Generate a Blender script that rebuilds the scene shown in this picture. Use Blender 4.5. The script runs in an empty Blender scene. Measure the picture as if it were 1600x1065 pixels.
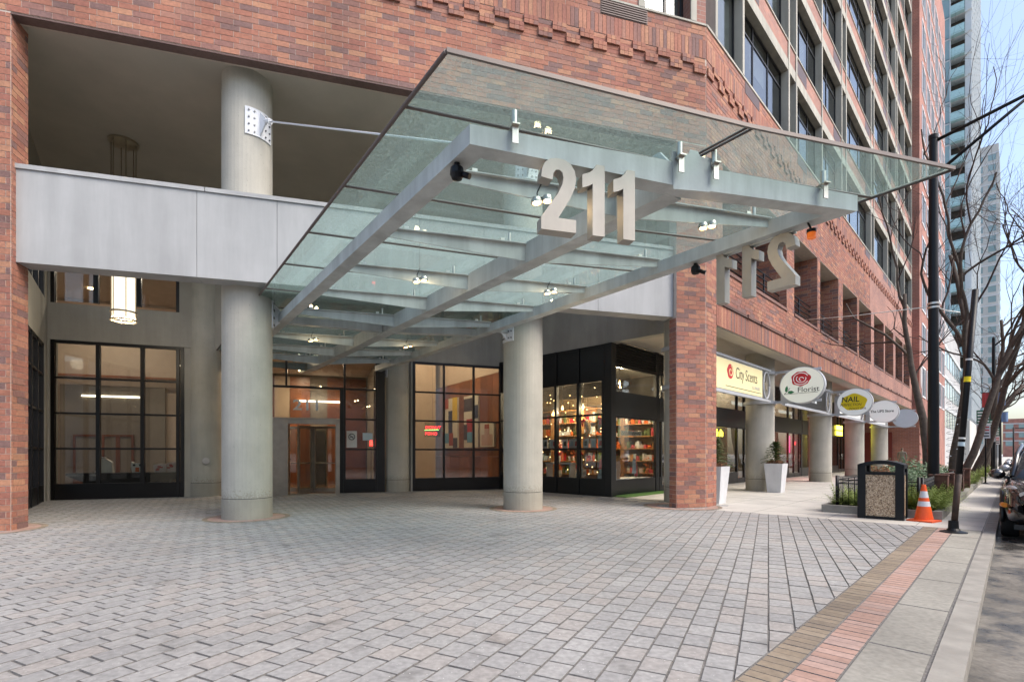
import bpy, math, random
from mathutils import Vector, Matrix
R = math.radians
random.seed(7)
SC = bpy.context.scene
COL = SC.collection

# ---------------------------------------------------------------- camera
EYE = 1.35            # metres above the drive
FPX = 800.0           # focal length in photo pixels (1600 px wide)
HOR = 708.0           # horizon row in the photo
cam_d = bpy.data.cameras.new('camera')
cam_d.sensor_width = 36.0
cam_d.lens = 36.0 * FPX / 1600.0
cam_d.shift_y = (HOR - 532.5) / 1600.0
cam_d.clip_start = 0.05
cam_d.clip_end = 2000
cam = bpy.data.objects.new('camera', cam_d)
cam.location = (0, 0, EYE)
cam.rotation_euler = (R(90), 0, 0)
COL.objects.link(cam)
SC.camera = cam

# ---------------------------------------------------------------- sky, sun, exposure
SUN_EL, SUN_AZ = R(50), R(118)      # azimuth clockwise from +Y: over the street, right of and behind the camera
wd = bpy.data.worlds.new('World')
SC.world = wd
wd.use_nodes = True
nt = wd.node_tree
sky = nt.nodes.new('ShaderNodeTexSky')
sky.sky_type = 'NISHITA'
sky.sun_disc = False
sky.sun_elevation = SUN_EL
sky.sun_rotation = SUN_AZ
sky.air_density = 1.0
sky.dust_density = 3.0
sky.ozone_density = 1.0
bg = nt.nodes['Background']
bg.inputs['Strength'].default_value = 0.15
nt.links.new(sky.outputs[0], bg.inputs['Color'])
sd = bpy.data.lights.new('sun', 'SUN')
sd.energy = 1.25
sd.angle = R(35)
sd.color = (1.0, 0.94, 0.86)
so = bpy.data.objects.new('sun', sd)
dv = Vector((math.sin(SUN_AZ) * math.cos(SUN_EL), math.cos(SUN_AZ) * math.cos(SUN_EL), math.sin(SUN_EL)))
so.rotation_euler = dv.to_track_quat('Z', 'Y').to_euler()
so.location = (0, -20, 40)
COL.objects.link(so)
SC.view_settings.view_transform = 'Standard'
SC.view_settings.look = 'None'
SC.view_settings.gamma = 1.0
SC.view_settings.use_curve_mapping = False
SC.view_settings.exposure = 1.12
SC.render.engine = 'CYCLES'
SC.cycles.use_denoising = True
SC.cycles.max_bounces = 10
SC.cycles.diffuse_bounces = 4
SC.cycles.glossy_bounces = 4
SC.cycles.transparent_max_bounces = 24
SC.cycles.caustics_reflective = False
SC.cycles.caustics_refractive = False
SC.cycles.sample_clamp_indirect = 4.0

# ---------------------------------------------------------------- frames of the place
class Frame:
    """plan frame: a runs along dir, b runs to the left of dir (into the building), z up"""
    def __init__(s, x, y, deg):
        s.o = (x, y); t = R(deg); s.deg = deg
        s.d = (math.sin(t), math.cos(t)); s.n = (-math.cos(t), math.sin(t))
    def p(s, a, b, z=0.0):
        return (s.o[0] + a * s.d[0] + b * s.n[0], s.o[1] + a * s.d[1] + b * s.n[1], z)
    def rotz(s):
        return R(90 - s.deg)
    def local(s, x, y):
        dx, dy = x - s.o[0], y - s.o[1]
        return (dx * s.d[0] + dy * s.d[1], dx * s.n[0] + dy * s.n[1])
WORLD = Frame(0, 0, 90)                 # a = x, b = y
KX, KY = 4.87, 12.86
CH = Frame(KX, KY, 74.0)                # the chamfered entrance front, a<0 to its left
ST = Frame(1.30, 3.025, 44.4)           # along the street; b>0 towards the building
BW = Frame(-13.40, 14.75, 70.2)         # back wall of the entrance court
LW = Frame(-13.40, 14.75, 143.8)        # left wall of the court, running to the front
FAC = 4.33                              # street facade plane, b in ST

def ground(u, v, z=0.0):
    y = FPX * (EYE - z) / (v - HOR)
    return ((u - 800) / FPX * y, y)

# ---------------------------------------------------------------- mesh builder
class MB:
    def __init__(s): s.v = []; s.f = []; s.uv = []; s.mi = []; s.sm = []
    def quad(s, pts, uvs=None, mi=0, sm=False):
        i = len(s.v); s.v.extend(pts); s.f.append(tuple(range(i, i + len(pts))))
        s.uv.append(uvs or [(p[0], p[1]) for p in pts]); s.mi.append(mi); s.sm.append(sm)
    def box(s, fr, a0, a1, b0, b1, z0, z1, mi=0, faces='fbltrd'):
        P = fr.p
        if 'f' in faces: s.quad([P(a0,b0,z0),P(a1,b0,z0),P(a1,b0,z1),P(a0,b0,z1)], [(a0,z0),(a1,z0),(a1,z1),(a0,z1)], mi)
        if 'b' in faces: s.quad([P(a1,b1,z0),P(a0,b1,z0),P(a0,b1,z1),P(a1,b1,z1)], [(a1,z0),(a0,z0),(a0,z1),(a1,z1)], mi)
        if 'l' in faces: s.quad([P(a0,b1,z0),P(a0,b0,z0),P(a0,b0,z1),P(a0,b1,z1)], [(b1,z0),(b0,z0),(b0,z1),(b1,z1)], mi)
        if 'r' in faces: s.quad([P(a1,b0,z0),P(a1,b1,z0),P(a1,b1,z1),P(a1,b0,z1)], [(b0,z0),(b1,z0),(b1,z1),(b0,z1)], mi)
        if 't' in faces: s.quad([P(a0,b0,z1),P(a1,b0,z1),P(a1,b1,z1),P(a0,b1,z1)], [(a0,b0),(a1,b0),(a1,b1),(a0,b1)], mi)
        if 'd' in faces: s.quad([P(a0,b1,z0),P(a1,b1,z0),P(a1,b0,z0),P(a0,b0,z0)], [(a0,b1),(a1,b1),(a1,b0),(a0,b0)], mi)
        return s
    def prism(s, poly, z0, z1, mi=0):
        """vertical prism over a counter-clockwise plan polygon [(x,y)]"""
        n = len(poly)
        s.quad([(x, y, z1) for x, y in poly], None, mi)
        s.quad([(x, y, z0) for x, y in reversed(poly)], None, mi)
        d = 0
        for i in range(n):
            (x0, y0), (x1, y1) = poly[i], poly[(i + 1) % n]
            l = math.hypot(x1 - x0, y1 - y0)
            s.quad([(x0,y0,z0),(x1,y1,z0),(x1,y1,z1),(x0,y0,z1)], [(d,z0),(d+l,z0),(d+l,z1),(d,z1)], mi); d += l
        return s
    def beam(s, p, q, w, h, mi=0, h2=None):
        """bar from p to q: width w across in plan, top edge at p.z/q.z, depth h at p and h2 at q below"""
        h2 = h if h2 is None else h2
        p, q = Vector(p), Vector(q); d = (q - p); d.z = 0; d.normalize(); n = Vector((-d.y, d.x, 0)) * (w / 2)
        A = [p - n, p + n, q + n, q - n]; H = [h, h, h2, h2]
        lo = [a - Vector((0, 0, k)) for a, k in zip(A, H)]
        A = [tuple(x) for x in A]; lo = [tuple(x) for x in lo]
        s.quad([A[0], A[3], A[2], A[1]], None, mi); s.quad([lo[0], lo[1], lo[2], lo[3]], None, mi)
        s.quad([lo[0], lo[3], A[3], A[0]], None, mi); s.quad([lo[2], lo[1], A[1], A[2]], None, mi)
        s.quad([lo[1], lo[0], A[0], A[1]], None, mi); s.quad([lo[3], lo[2], A[2], A[3]], None, mi)
        return s
    def cyl(s, x, y, z0, z1, r, r2=None, n=24, mi=0, caps=True, sm=True):
        r2 = r if r2 is None else r2
        c = [(math.cos(2*math.pi*i/n), math.sin(2*math.pi*i/n)) for i in range(n)]
        for i in range(n):
            (c0, s0), (c1, s1) = c[i], c[(i+1) % n]
            s.quad([(x+r*c0,y+r*s0,z0),(x+r*c1,y+r*s1,z0),(x+r2*c1,y+r2*s1,z1),(x+r2*c0,y+r2*s0,z1)],
                   [(i/n*6.283*r,z0),((i+1)/n*6.283*r,z0),((i+1)/n*6.283*r,z1),(i/n*6.283*r,z1)], mi, sm)
        if caps:
            s.quad([(x+r2*k,y+r2*l,z1) for k, l in c], None, mi)
            s.quad([(x+r*k,y+r*l,z0) for k, l in reversed(c)], None, mi)
        return s
    def lathe(s, x, y, prof, n=24, mi=0, sm=True):
        for (r0, z0), (r1, z1) in zip(prof[:-1], prof[1:]):
            s.cyl(x, y, z0, z1, r0, r1, n, mi, False, sm)
        return s
    def tube(s, pts, rad, n=8, mi=0, caps=True, sm=True):
        pts = [Vector(p) for p in pts]; m = len(pts)
        rr = rad if isinstance(rad, (list, tuple)) else [rad] * m
        base = len(s.v); prev = None
        for k, p in enumerate(pts):
            d = (pts[min(k+1, m-1)] - pts[max(k-1, 0)])
            if d.length < 1e-9: d = Vector((0, 0, 1))
            d.normalize()
            if prev is None:
                u = d.cross(Vector((0, 0, 1)))
                if u.length < 1e-3: u = Vector((1, 0, 0))
            else:
                u = prev - d * prev.dot(d)
            u.normalize(); prev = u; w = d.cross(u)
            for i in range(n):
                t = 2 * math.pi * i / n
                s.v.append(tuple(p + (u * math.cos(t) + w * math.sin(t)) * rr[k]))
        for k in range(m - 1):
            for i in range(n):
                j = (i + 1) % n
                s.f.append((base+k*n+i, base+k*n+j, base+(k+1)*n+j, base+(k+1)*n+i))
                s.uv.append([(i/n,k),((i+1)/n,k),((i+1)/n,k+1),(i/n,k+1)]); s.mi.append(mi); s.sm.append(sm)
        if caps:
            s.f.append(tuple(base + i for i in reversed(range(n)))); s.uv.append([(0, 0)] * n); s.mi.append(mi); s.sm.append(False)
            s.f.append(tuple(base + (m-1)*n + i for i in range(n))); s.uv.append([(0, 0)] * n); s.mi.append(mi); s.sm.append(False)
        return s
    def extrude(s, outline, org, ux, uz, depth, mi=0):
        """2-D outline (ccw seen from the front) laid on the plane org+x*ux+y*uz, pushed back along depth vector"""
        O, U, W, D = Vector(org), Vector(ux), Vector(uz), Vector(depth)
        fr = [O + U * x + W * y for x, y in outline]; bk = [p + D for p in fr]; n = len(fr)
        s.quad([tuple(p) for p in fr], list(outline), mi)
        s.quad([tuple(p) for p in reversed(bk)], list(reversed(outline)), mi)
        for i in range(n):
            j = (i + 1) % n
            s.quad([tuple(fr[j]), tuple(fr[i]), tuple(bk[i]), tuple(bk[j])], None, mi)
        return s
    def mesh(s, name, mats, shift=None):
        me = bpy.data.meshes.new(name)
        vv = s.v if shift is None else [(x - shift[0], y - shift[1], z - shift[2]) for x, y, z in s.v]
        me.from_pydata(vv, [], s.f)
        uvl = me.uv_layers.new(name='UVMap')
        flat = [c for face in s.uv for uv in face for c in uv]
        uvl.data.foreach_set('uv', flat)
        me.polygons.foreach_set('material_index', s.mi)
        me.polygons.foreach_set('use_smooth', s.sm)
        for m in (mats if isinstance(mats, (list, tuple)) else [mats]): me.materials.append(m)
        me.update()
        return me
    def build(s, name, mats, parent=None, **k):
        o = bpy.data.objects.new(name, s.mesh(name, mats)); COL.objects.link(o)
        if parent is not None: attach(o, parent)
        for key, val in k.items(): o[key] = val
        return o

def attach(o, parent):
    o.parent = parent
    o.matrix_parent_inverse = chain(parent).inverted()
def chain(o):
    m = o.matrix_basis.copy()
    if o.parent is not None: m = chain(o.parent) @ o.matrix_parent_inverse @ m
    return m
def link_mesh(name, me, parent=None, loc=(0,0,0), rot=(0,0,0), scale=(1,1,1), **k):
    o = bpy.data.objects.new(name, me); COL.objects.link(o)
    o.location = loc; o.rotation_euler = rot; o.scale = scale
    if parent is not None: attach(o, parent)
    for key, val in k.items(): o[key] = val
    return o
def thing(name, label, cat, loc, group=None, rotz=0.0):
    o = bpy.data.objects.new(name, None); COL.objects.link(o)
    o.location = loc; o.rotation_euler = (0, 0, rotz); o.empty_display_size = .2
    o['label'] = label; o['category'] = cat
    if group: o['group'] = group
    return o
def tag(o, label, cat, group=None):
    o['label'] = label; o['category'] = cat
    if group: o['group'] = group
    return o
def kids(o): return [c for c in bpy.data.objects if c.parent is o]
def dup(root, loc, rotz=0.0, label=None, scale=None, tree=None):
    r = root.copy(); COL.objects.link(r); r.location = loc; r.rotation_euler = (0, 0, rotz)
    if scale: r.scale = (scale, scale, scale)
    if label: r['label'] = label
    for ch in tree or kids(root):
        c = ch.copy(); COL.objects.link(c); c.parent = r
        for g in kids(ch):
            d = g.copy(); COL.objects.link(d); d.parent = c
    return r

# ---------------------------------------------------------------- materials
def nodes(name):
    m = bpy.data.materials.new(name); m.use_nodes = True
    return m, m.node_tree, m.node_tree.nodes['Principled BSDF']
def N(t, kind, **k):
    n = t.nodes.new(kind)
    for a, b in k.items():
        if a in n.inputs: n.inputs[a].default_value = b
        else: setattr(n, a, b)
    return n
def ramp(t, stops, const=False):
    r = t.nodes.new('ShaderNodeValToRGB'); cr = r.color_ramp
    if const: cr.interpolation = 'CONSTANT'
    while len(cr.elements) < len(stops): cr.elements.new(.5)
    for e, (p, c) in zip(cr.elements, stops): e.position = p; e.color = (*c, 1) if len(c) == 3 else c
    return r
def mixc(t, blend, fac, a, b):
    m = t.nodes.new('ShaderNodeMix'); m.data_type = 'RGBA'; m.blend_type = blend
    for i, x in ((0, fac), (6, a), (7, b)):
        if hasattr(x, 'is_linked') or hasattr(x, 'links'): t.links.new(x, m.inputs[i])
        else: m.inputs[i].default_value = x if i == 0 else (*x, 1)
    return m.outputs[2]
def plain(name, col, rough=.6, metal=0.0, var=.12, scale=3.0, bump=0.0, bscale=40.0, coat=0.0, stain=0.0, spec=.5, pits=0.0):
    m, t, b = nodes(name)
    b.inputs['Roughness'].default_value = rough; b.inputs['Metallic'].default_value = metal
    b.inputs['Coat Weight'].default_value = coat; b.inputs['Specular IOR Level'].default_value = spec
    tc = N(t, 'ShaderNodeTexCoord')
    nz = N(t, 'ShaderNodeTexNoise', Scale=scale, Detail=6.0, Roughness=.6)
    t.links.new(tc.outputs['Object'], nz.inputs['Vector'])
    lo = tuple(c * (1 - var) for c in col); hi = tuple(min(1, c * (1 + var)) for c in col)
    r = ramp(t, [(.3, lo), (.7, hi)])
    t.links.new(nz.outputs['Fac'], r.inputs['Fac'])
    out = r.outputs['Color']
    if stain:
        mp = N(t, 'ShaderNodeMapping'); mp.inputs['Scale'].default_value = (2.2, 2.2, .22)
        t.links.new(tc.outputs['Object'], mp.inputs['Vector'])
        n2 = N(t, 'ShaderNodeTexNoise', Scale=1.3, Detail=5.0, Roughness=.65)
        t.links.new(mp.outputs['Vector'], n2.inputs['Vector'])
        r2 = ramp(t, [(.38, (1 - stain,) * 3), (.62, (1, 1, 1))]); t.links.new(n2.outputs['Fac'], r2.inputs['Fac'])
        out = mixc(t, 'MULTIPLY', 1.0, out, r2.outputs['Color'])
    if pits:
        n4 = N(t, 'ShaderNodeTexNoise', Scale=26.0, Detail=3.0, Roughness=.6); t.links.new(tc.outputs['Object'], n4.inputs['Vector'])
        r4 = ramp(t, [(.27, (1 - pits,) * 3), (.33, (1, 1, 1))]); t.links.new(n4.outputs['Fac'], r4.inputs['Fac'])
        out = mixc(t, 'MULTIPLY', 1.0, out, r4.outputs['Color'])
        sz = N(t, 'ShaderNodeSeparateXYZ'); t.links.new(tc.outputs['Object'], sz.inputs[0])
        ns = N(t, 'ShaderNodeMath', operation='MULTIPLY_ADD'); t.links.new(n4.outputs['Fac'], ns.inputs[0]); ns.inputs[1].default_value = -.9; t.links.new(sz.outputs['Z'], ns.inputs[2])
        r7 = ramp(t, [(.0, (.74, .72, .68)), (.12, (1, 1, 1))]); t.links.new(ns.outputs[0], r7.inputs['Fac'])
        out = mixc(t, 'MULTIPLY', .8, out, r7.outputs['Color'])
    t.links.new(out, b.inputs['Base Color'])
    if bump:
        n3 = N(t, 'ShaderNodeTexNoise', Scale=bscale, Detail=4.0)
        t.links.new(tc.outputs['Object'], n3.inputs['Vector'])
        bp = N(t, 'ShaderNodeBump', Strength=bump, Distance=.01)
        t.links.new(n3.outputs['Fac'], bp.inputs['Height']); t.links.new(bp.outputs['Normal'], b.inputs['Normal'])
    return m
def pieces(name, stops, rough=.8, var=.18, bump=.25, bscale=60.0, stainscale=.8, stain=.25, spots=0.0):
    """one colour per piece: islands of a joined mesh or single objects"""
    m, t, b = nodes(name)
    b.inputs['Roughness'].default_value = rough
    g = N(t, 'ShaderNodeNewGeometry'); oi = N(t, 'ShaderNodeObjectInfo')
    ad = N(t, 'ShaderNodeMath', operation='ADD'); fr = N(t, 'ShaderNodeMath', operation='FRACT')
    t.links.new(g.outputs['Random Per Island'], ad.inputs[0]); t.links.new(oi.outputs['Random'], ad.inputs[1])
    t.links.new(ad.outputs[0], fr.inputs[0])
    r = ramp(t, stops, True); t.links.new(fr.outputs[0], r.inputs['Fac'])
    wn = N(t, 'ShaderNodeTexNoise', Scale=22.0, Detail=5.0)
    t.links.new(g.outputs['Position'], wn.inputs['Vector'])
    r2 = ramp(t, [(.3, (1 - var,) * 3), (.7, (1 + var * .4,) * 3)]); t.links.new(wn.outputs['Fac'], r2.inputs['Fac'])
    out = mixc(t, 'MULTIPLY', 1.0, r.outputs['Color'], r2.outputs['Color'])
    ns = N(t, 'ShaderNodeTexNoise', Scale=stainscale, Detail=6.0, Roughness=.62)
    t.links.new(g.outputs['Position'], ns.inputs['Vector'])
    r3 = ramp(t, [(.35, (1 - stain,) * 3), (.6, (1, 1, 1))]); t.links.new(ns.outputs['Fac'], r3.inputs['Fac'])
    out = mixc(t, 'MULTIPLY', 1.0, out, r3.outputs['Color'])
    if spots:
        n5 = N(t, 'ShaderNodeTexNoise', Scale=2.3, Detail=3.0, Roughness=.5); t.links.new(g.outputs['Position'], n5.inputs['Vector'])
        r5 = ramp(t, [(.30, (.55, .54, .53)), (.385, (1, 1, 1))]); t.links.new(n5.outputs['Fac'], r5.inputs['Fac'])
        out = mixc(t, 'MULTIPLY', spots, out, r5.outputs['Color'])
        n6 = N(t, 'ShaderNodeTexNoise', Scale=55.0, Detail=2.0); t.links.new(g.outputs['Position'], n6.inputs['Vector'])
        r6 = ramp(t, [(.70, (0, 0, 0)), (.74, (1, 1, 1))]); t.links.new(n6.outputs['Fac'], r6.inputs['Fac'])
        out = mixc(t, 'MIX', r6.outputs['Color'], out, (.62, .61, .58))
    t.links.new(out, b.inputs['Base Color'])
    nb = N(t, 'ShaderNodeTexNoise', Scale=bscale, Detail=4.0)
    t.links.new(g.outputs['Position'], nb.inputs['Vector'])
    bp = N(t, 'ShaderNodeBump', Strength=bump, Distance=.006)
    t.links.new(nb.outputs['Fac'], bp.inputs['Height']); t.links.new(bp.outputs['Normal'], b.inputs['Normal'])
    return m
def emit(name, col, strength, base=None):
    m, t, b = nodes(name)
    b.inputs['Base Color'].default_value = (*(base or col), 1)
    b.inputs['Emission Color'].default_value = (*col, 1); b.inputs['Emission Strength'].default_value = strength
    return m
def glassy(name, tint, dirt=(.5, .55, .55), dirt_lo=.0, dirt_hi=.06, rough=.0, f0=.045, dscale=3.0, boost=1.0):
    """thin sheet glass: clear with Schlick reflection, plus a film of dirt that also lets light through"""
    m, t, b = nodes(name); t.nodes.remove(b)
    out = t.nodes['Material Output']
    g = N(t, 'ShaderNodeNewGeometry')
    tr = N(t, 'ShaderNodeBsdfTransparent'); tr.inputs['Color'].default_value = (*tint, 1)
    gl = N(t, 'ShaderNodeBsdfGlossy'); gl.inputs['Roughness'].default_value = rough
    dt = N(t, 'ShaderNodeVectorMath', operation='DOT_PRODUCT')
    t.links.new(g.outputs['Normal'], dt.inputs[0]); t.links.new(g.outputs['Incoming'], dt.inputs[1])
    ab = N(t, 'ShaderNodeMath', operation='ABSOLUTE'); t.links.new(dt.outputs['Value'], ab.inputs[0])
    om = N(t, 'ShaderNodeMath', operation='SUBTRACT'); om.inputs[0].default_value = 1.0; t.links.new(ab.outputs[0], om.inputs[1])
    pw = N(t, 'ShaderNodeMath', operation='POWER'); t.links.new(om.outputs[0], pw.inputs[0]); pw.inputs[1].default_value = 5.0
    ma = N(t, 'ShaderNodeMath', operation='MULTIPLY_ADD'); t.links.new(pw.outputs[0], ma.inputs[0]); ma.inputs[1].default_value = (1 - f0) * boost; ma.inputs[2].default_value = f0
    mx = N(t, 'ShaderNodeMixShader')
    t.links.new(ma.outputs[0], mx.inputs[0]); t.links.new(tr.outputs[0], mx.inputs[1]); t.links.new(gl.outputs[0], mx.inputs[2])
    df = N(t, 'ShaderNodeBsdfDiffuse'); df.inputs['Color'].default_value = (*dirt, 1)
    tl = N(t, 'ShaderNodeBsdfTranslucent'); tl.inputs['Color'].default_value = (*dirt, 1)
    dm = N(t, 'ShaderNodeMixShader'); dm.inputs[0].default_value = .5
    t.links.new(df.outputs[0], dm.inputs[1]); t.links.new(tl.outputs[0], dm.inputs[2])
    nz = N(t, 'ShaderNodeTexNoise', Scale=dscale, Detail=8.0, Roughness=.75); t.links.new(g.outputs['Position'], nz.inputs['Vector'])
    rg = ramp(t, [(.36, (dirt_lo,) * 3), (.66, (dirt_hi,) * 3)]); t.links.new(nz.outputs['Fac'], rg.inputs['Fac'])
    m2 = N(t, 'ShaderNodeMixShader')
    t.links.new(rg.outputs['Color'], m2.inputs[0]); t.links.new(mx.outputs[0], m2.inputs[1]); t.links.new(dm.outputs[0], m2.inputs[2])
    t.links.new(m2.outputs[0], out.inputs['Surface'])
    return m
def brickwall(name, c1, c2, mortar, bw=.335, bh=.112):
    m, t, b = nodes(name)
    uv = N(t, 'ShaderNodeUVMap')
    bt = t.nodes.new('ShaderNodeTexBrick')
    bt.inputs['Color1'].default_value = (*c1, 1); bt.inputs['Color2'].default_value = (*c2, 1); bt.inputs['Mortar'].default_value = (*mortar, 1)
    bt.inputs['Scale'].default_value = 1.0; bt.inputs['Brick Width'].default_value = bw; bt.inputs['Row Height'].default_value = bh
    bt.inputs['Mortar Size'].default_value = .006; bt.inputs['Bias'].default_value = -.1
    t.links.new(uv.outputs[0], bt.inputs['Vector'])
    g = N(t, 'ShaderNodeNewGeometry')
    nz = N(t, 'ShaderNodeTexNoise', Scale=.7, Detail=6.0); t.links.new(g.outputs['Position'], nz.inputs['Vector'])
    r = ramp(t, [(.3, (.72, .72, .74)), (.65, (1.05, 1.03, 1.0))]); t.links.new(nz.outputs['Fac'], r.inputs['Fac'])
    t.links.new(mixc(t, 'MULTIPLY', 1.0, bt.outputs['Color'], r.outputs['Color']), b.inputs['Base Color'])
    b.inputs['Roughness'].default_value = .85
    bp = N(t, 'ShaderNodeBump', Strength=.5, Distance=.008, invert=True)
    t.links.new(bt.outputs['Fac'], bp.inputs['Height']); t.links.new(bp.outputs['Normal'], b.inputs['Normal'])
    return m

M = {}
M['brick'] = pieces('brick_red', [(0, (.395, .165, .112)), (.16, (.455, .21, .135)), (.32, (.355, .145, .105)), (.46, (.415, .175, .115)),
                                  (.60, (.30, .15, .122)), (.71, (.49, .245, .15)), (.79, (.235, .135, .12)), (.90, (.38, .185, .135))], .85, .25, .35, 70, .5, .28)
M['brick_dark'] = pieces('brick_brown', [(0, (.20, .11, .09)), (.4, (.25, .135, .11)), (.75, (.16, .10, .09))], .85)
M['mortar'] = plain('mortar', (.50, .42, .36), .9, var=.15, scale=8, bump=.3)
M['brickfar'] = brickwall('brick_facade', (.42, .20, .15), (.32, .16, .132), (.44, .37, .33))
M['brickfar2'] = brickwall('brick_wing', (.41, .175, .13), (.32, .14, .11), (.40, .31, .28))
M['concrete'] = plain('column_concrete', (.47, .45, .39), .75, var=.10, scale=1.6, bump=.35, bscale=45, stain=.12, pits=.3)
M['conc_warm'] = plain('wall_concrete', (.38, .36, .315), .8, var=.08, scale=1.2, bump=.2, bscale=60, stain=.12)
M['conc_frame'] = plain('frame_concrete', (.44, .42, .36), .8, var=.12, scale=.9, bump=.2, bscale=30, stain=.22)
M['parapet'] = plain('grey_render', (.405, .412, .41), .75, var=.07, scale=1.1, bump=.2, bscale=120, stain=.13)
M['ceiling'] = plain('ceiling_paint', (.44, .40, .345), .9, var=.10, scale=.8, stain=0)
M['joint'] = plain('dark_joint', (.05, .05, .05), .9, var=.1)
M['steel'] = plain('canopy_steel', (.53, .57, .57), .45, var=.09, scale=2.5, bump=.1, bscale=30, stain=.25)
M['steel_bolt'] = plain('bolt_steel', (.16, .17, .18), .45, metal=.6)
M['white_steel'] = plain('bracket_paint', (.70, .72, .75), .5, var=.05)
M['stainless'] = plain('brushed_stainless', (.60, .57, .52), .33, metal=1.0, var=.08, scale=4)
M['digit'] = plain('digit_metal', (.40, .375, .335), .5, metal=.4, var=.06, scale=5, stain=.1)
M['gasket'] = plain('brown_gasket', (.13, .10, .09), .5, var=.1)
M['alu'] = plain('aluminium_cap', (.17, .14, .125), .45, metal=.2, var=.06)
M['canopy_glass'] = glassy('canopy_glass', (.84, .935, .915), (.46, .55, .52), .05, .34, .02, .05, 34.0, .6)
M['pane'] = glassy('window_glass', (.82, .84, .83), (.4, .4, .38), 0, .02, 0, .08)
M['pane_dark'] = glassy('tinted_glass', (.62, .66, .66), (.3, .32, .33), 0, .02, .0, .14)
M['black'] = plain('black_frame', (.008, .008, .009), .4, var=.2, bump=.03)
M['black_panel'] = plain('black_panel', (.007, .007, .008), .33, var=.3, scale=2, bump=.04)
M['black_metal'] = plain('black_pole_paint', (.008, .009, .011), .4, var=.2, bump=.05, spec=.25)
M['pot'] = plain('pale_planter', (.66, .67, .69), .65, var=.06, scale=5, bump=.15, stain=.1)
M['soil'] = plain('bark_mulch', (.10, .055, .03), .95, var=.5, scale=25, bump=1.0, bscale=60)
M['paver'] = pieces('grey_paver', [(0, (.345, .34, .33)), (.18, (.325, .32, .313)), (.36, (.365, .358, .347)), (.52, (.358, .34, .322)),
                                   (.64, (.335, .33, .322)), (.80, (.368, .344, .322)), (.92, (.35, .33, .312))], .85, .25, .4, 90, .4, .22, .55)
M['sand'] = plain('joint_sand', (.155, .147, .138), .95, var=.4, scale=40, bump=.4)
M['tan_brick'] = pieces('tan_paver', [(0, (.27, .215, .155)), (.3, (.245, .195, .142)), (.6, (.295, .238, .175)), (.85, (.228, .183, .138))], .9)
M['red_brick'] = pieces('red_paver', [(0, (.42, .275, .225)), (.3, (.39, .25, .20)), (.6, (.45, .305, .255)), (.85, (.40, .28, .24))], .9)
M['slab'] = pieces('concrete_slab', [(0, (.345, .33, .285)), (.5, (.315, .30, .262))], .9, .22, .4, 70, .9, .25)
M['walk'] = plain('sidewalk_concrete', (.47, .445, .40), .88, var=.13, scale=1.2, bump=.25, bscale=80)
M['kerb'] = plain('kerb_concrete', (.285, .27, .24), .9, var=.22, scale=3, bump=.5, bscale=50)
def worn_road():
    m, t, b = nodes('worn_road'); g = N(t, 'ShaderNodeNewGeometry')
    n1 = N(t, 'ShaderNodeTexNoise', Scale=30.0, Detail=6.0); n2 = N(t, 'ShaderNodeTexNoise', Scale=1.7, Detail=7.0, Roughness=.65); n3 = N(t, 'ShaderNodeTexNoise', Scale=.45, Detail=5.0)
    for n in (n1, n2, n3): t.links.new(g.outputs['Position'], n.inputs['Vector'])
    r1 = ramp(t, [(.3, (.20, .185, .16)), (.7, (.29, .27, .235))]); t.links.new(n1.outputs['Fac'], r1.inputs['Fac'])
    r2 = ramp(t, [(.40, (.30, .31, .33)), (.50, (.75, .74, .72)), (.58, (1, 1, 1))]); t.links.new(n2.outputs['Fac'], r2.inputs['Fac'])
    r3 = ramp(t, [(.4, (.62, .61, .6)), (.6, (1, 1, 1))]); t.links.new(n3.outputs['Fac'], r3.inputs['Fac'])
    c = mixc(t, 'MULTIPLY', 1.0, mixc(t, 'MULTIPLY', 1.0, r1.outputs['Color'], r2.outputs['Color']), r3.outputs['Color']); t.links.new(c, b.inputs['Base Color'])
    r4 = ramp(t, [(.38, (.22,) * 3), (.55, (.85,) * 3)]); t.links.new(n2.outputs['Fac'], r4.inputs['Fac']); t.links.new(r4.outputs['Color'], b.inputs['Roughness'])
    bp = N(t, 'ShaderNodeBump', Strength=.5, Distance=.01); t.links.new(n1.outputs['Fac'], bp.inputs['Height']); t.links.new(bp.outputs['Normal'], b.inputs['Normal'])
    return m
M['asphalt'] = worn_road()
M['terrazzo'] = plain('lobby_floor', (.32, .20, .13), .25, var=.15, scale=4)
M['turf'] = plain('green_mat', (.07, .16, .03), .95, var=.3, scale=60, bump=1.0, bscale=120)

def clip(poly, f):
    """keep the part of a plan polygon where f(x,y) >= 0 (f linear)"""
    out = []
    for i in range(len(poly)):
        p, q = poly[i], poly[(i + 1) % len(poly)]; fp, fq = f(*p), f(*q)
        if fp >= 0: out.append(p)
        if (fp >= 0) != (fq >= 0):
            t = fp / (fp - fq); out.append((p[0] + (q[0] - p[0]) * t, p[1] + (q[1] - p[1]) * t))
    return out
def inset(poly, d):
    cx = sum(p[0] for p in poly) / len(poly); cy = sum(p[1] for p in poly) / len(poly); out = []
    for x, y in poly:
        l = math.hypot(x - cx, y - cy); k = max(0, 1 - d * 1.4 / max(l, 1e-6)); out.append((cx + (x - cx) * k, cy + (y - cy) * k))
    return out
def stone(mb, poly, ztop, bev=.0038, drop=.008):
    """a paving stone: bevelled top over a recessed joint"""
    n = len(poly); t = inset(poly, bev)
    mb.quad([(x, y, ztop) for x, y in t])
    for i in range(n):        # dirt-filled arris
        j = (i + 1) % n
        mb.quad([(*poly[i], ztop - drop), (*poly[j], ztop - drop), (*t[j], ztop), (*t[i], ztop)], None, 1)

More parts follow.
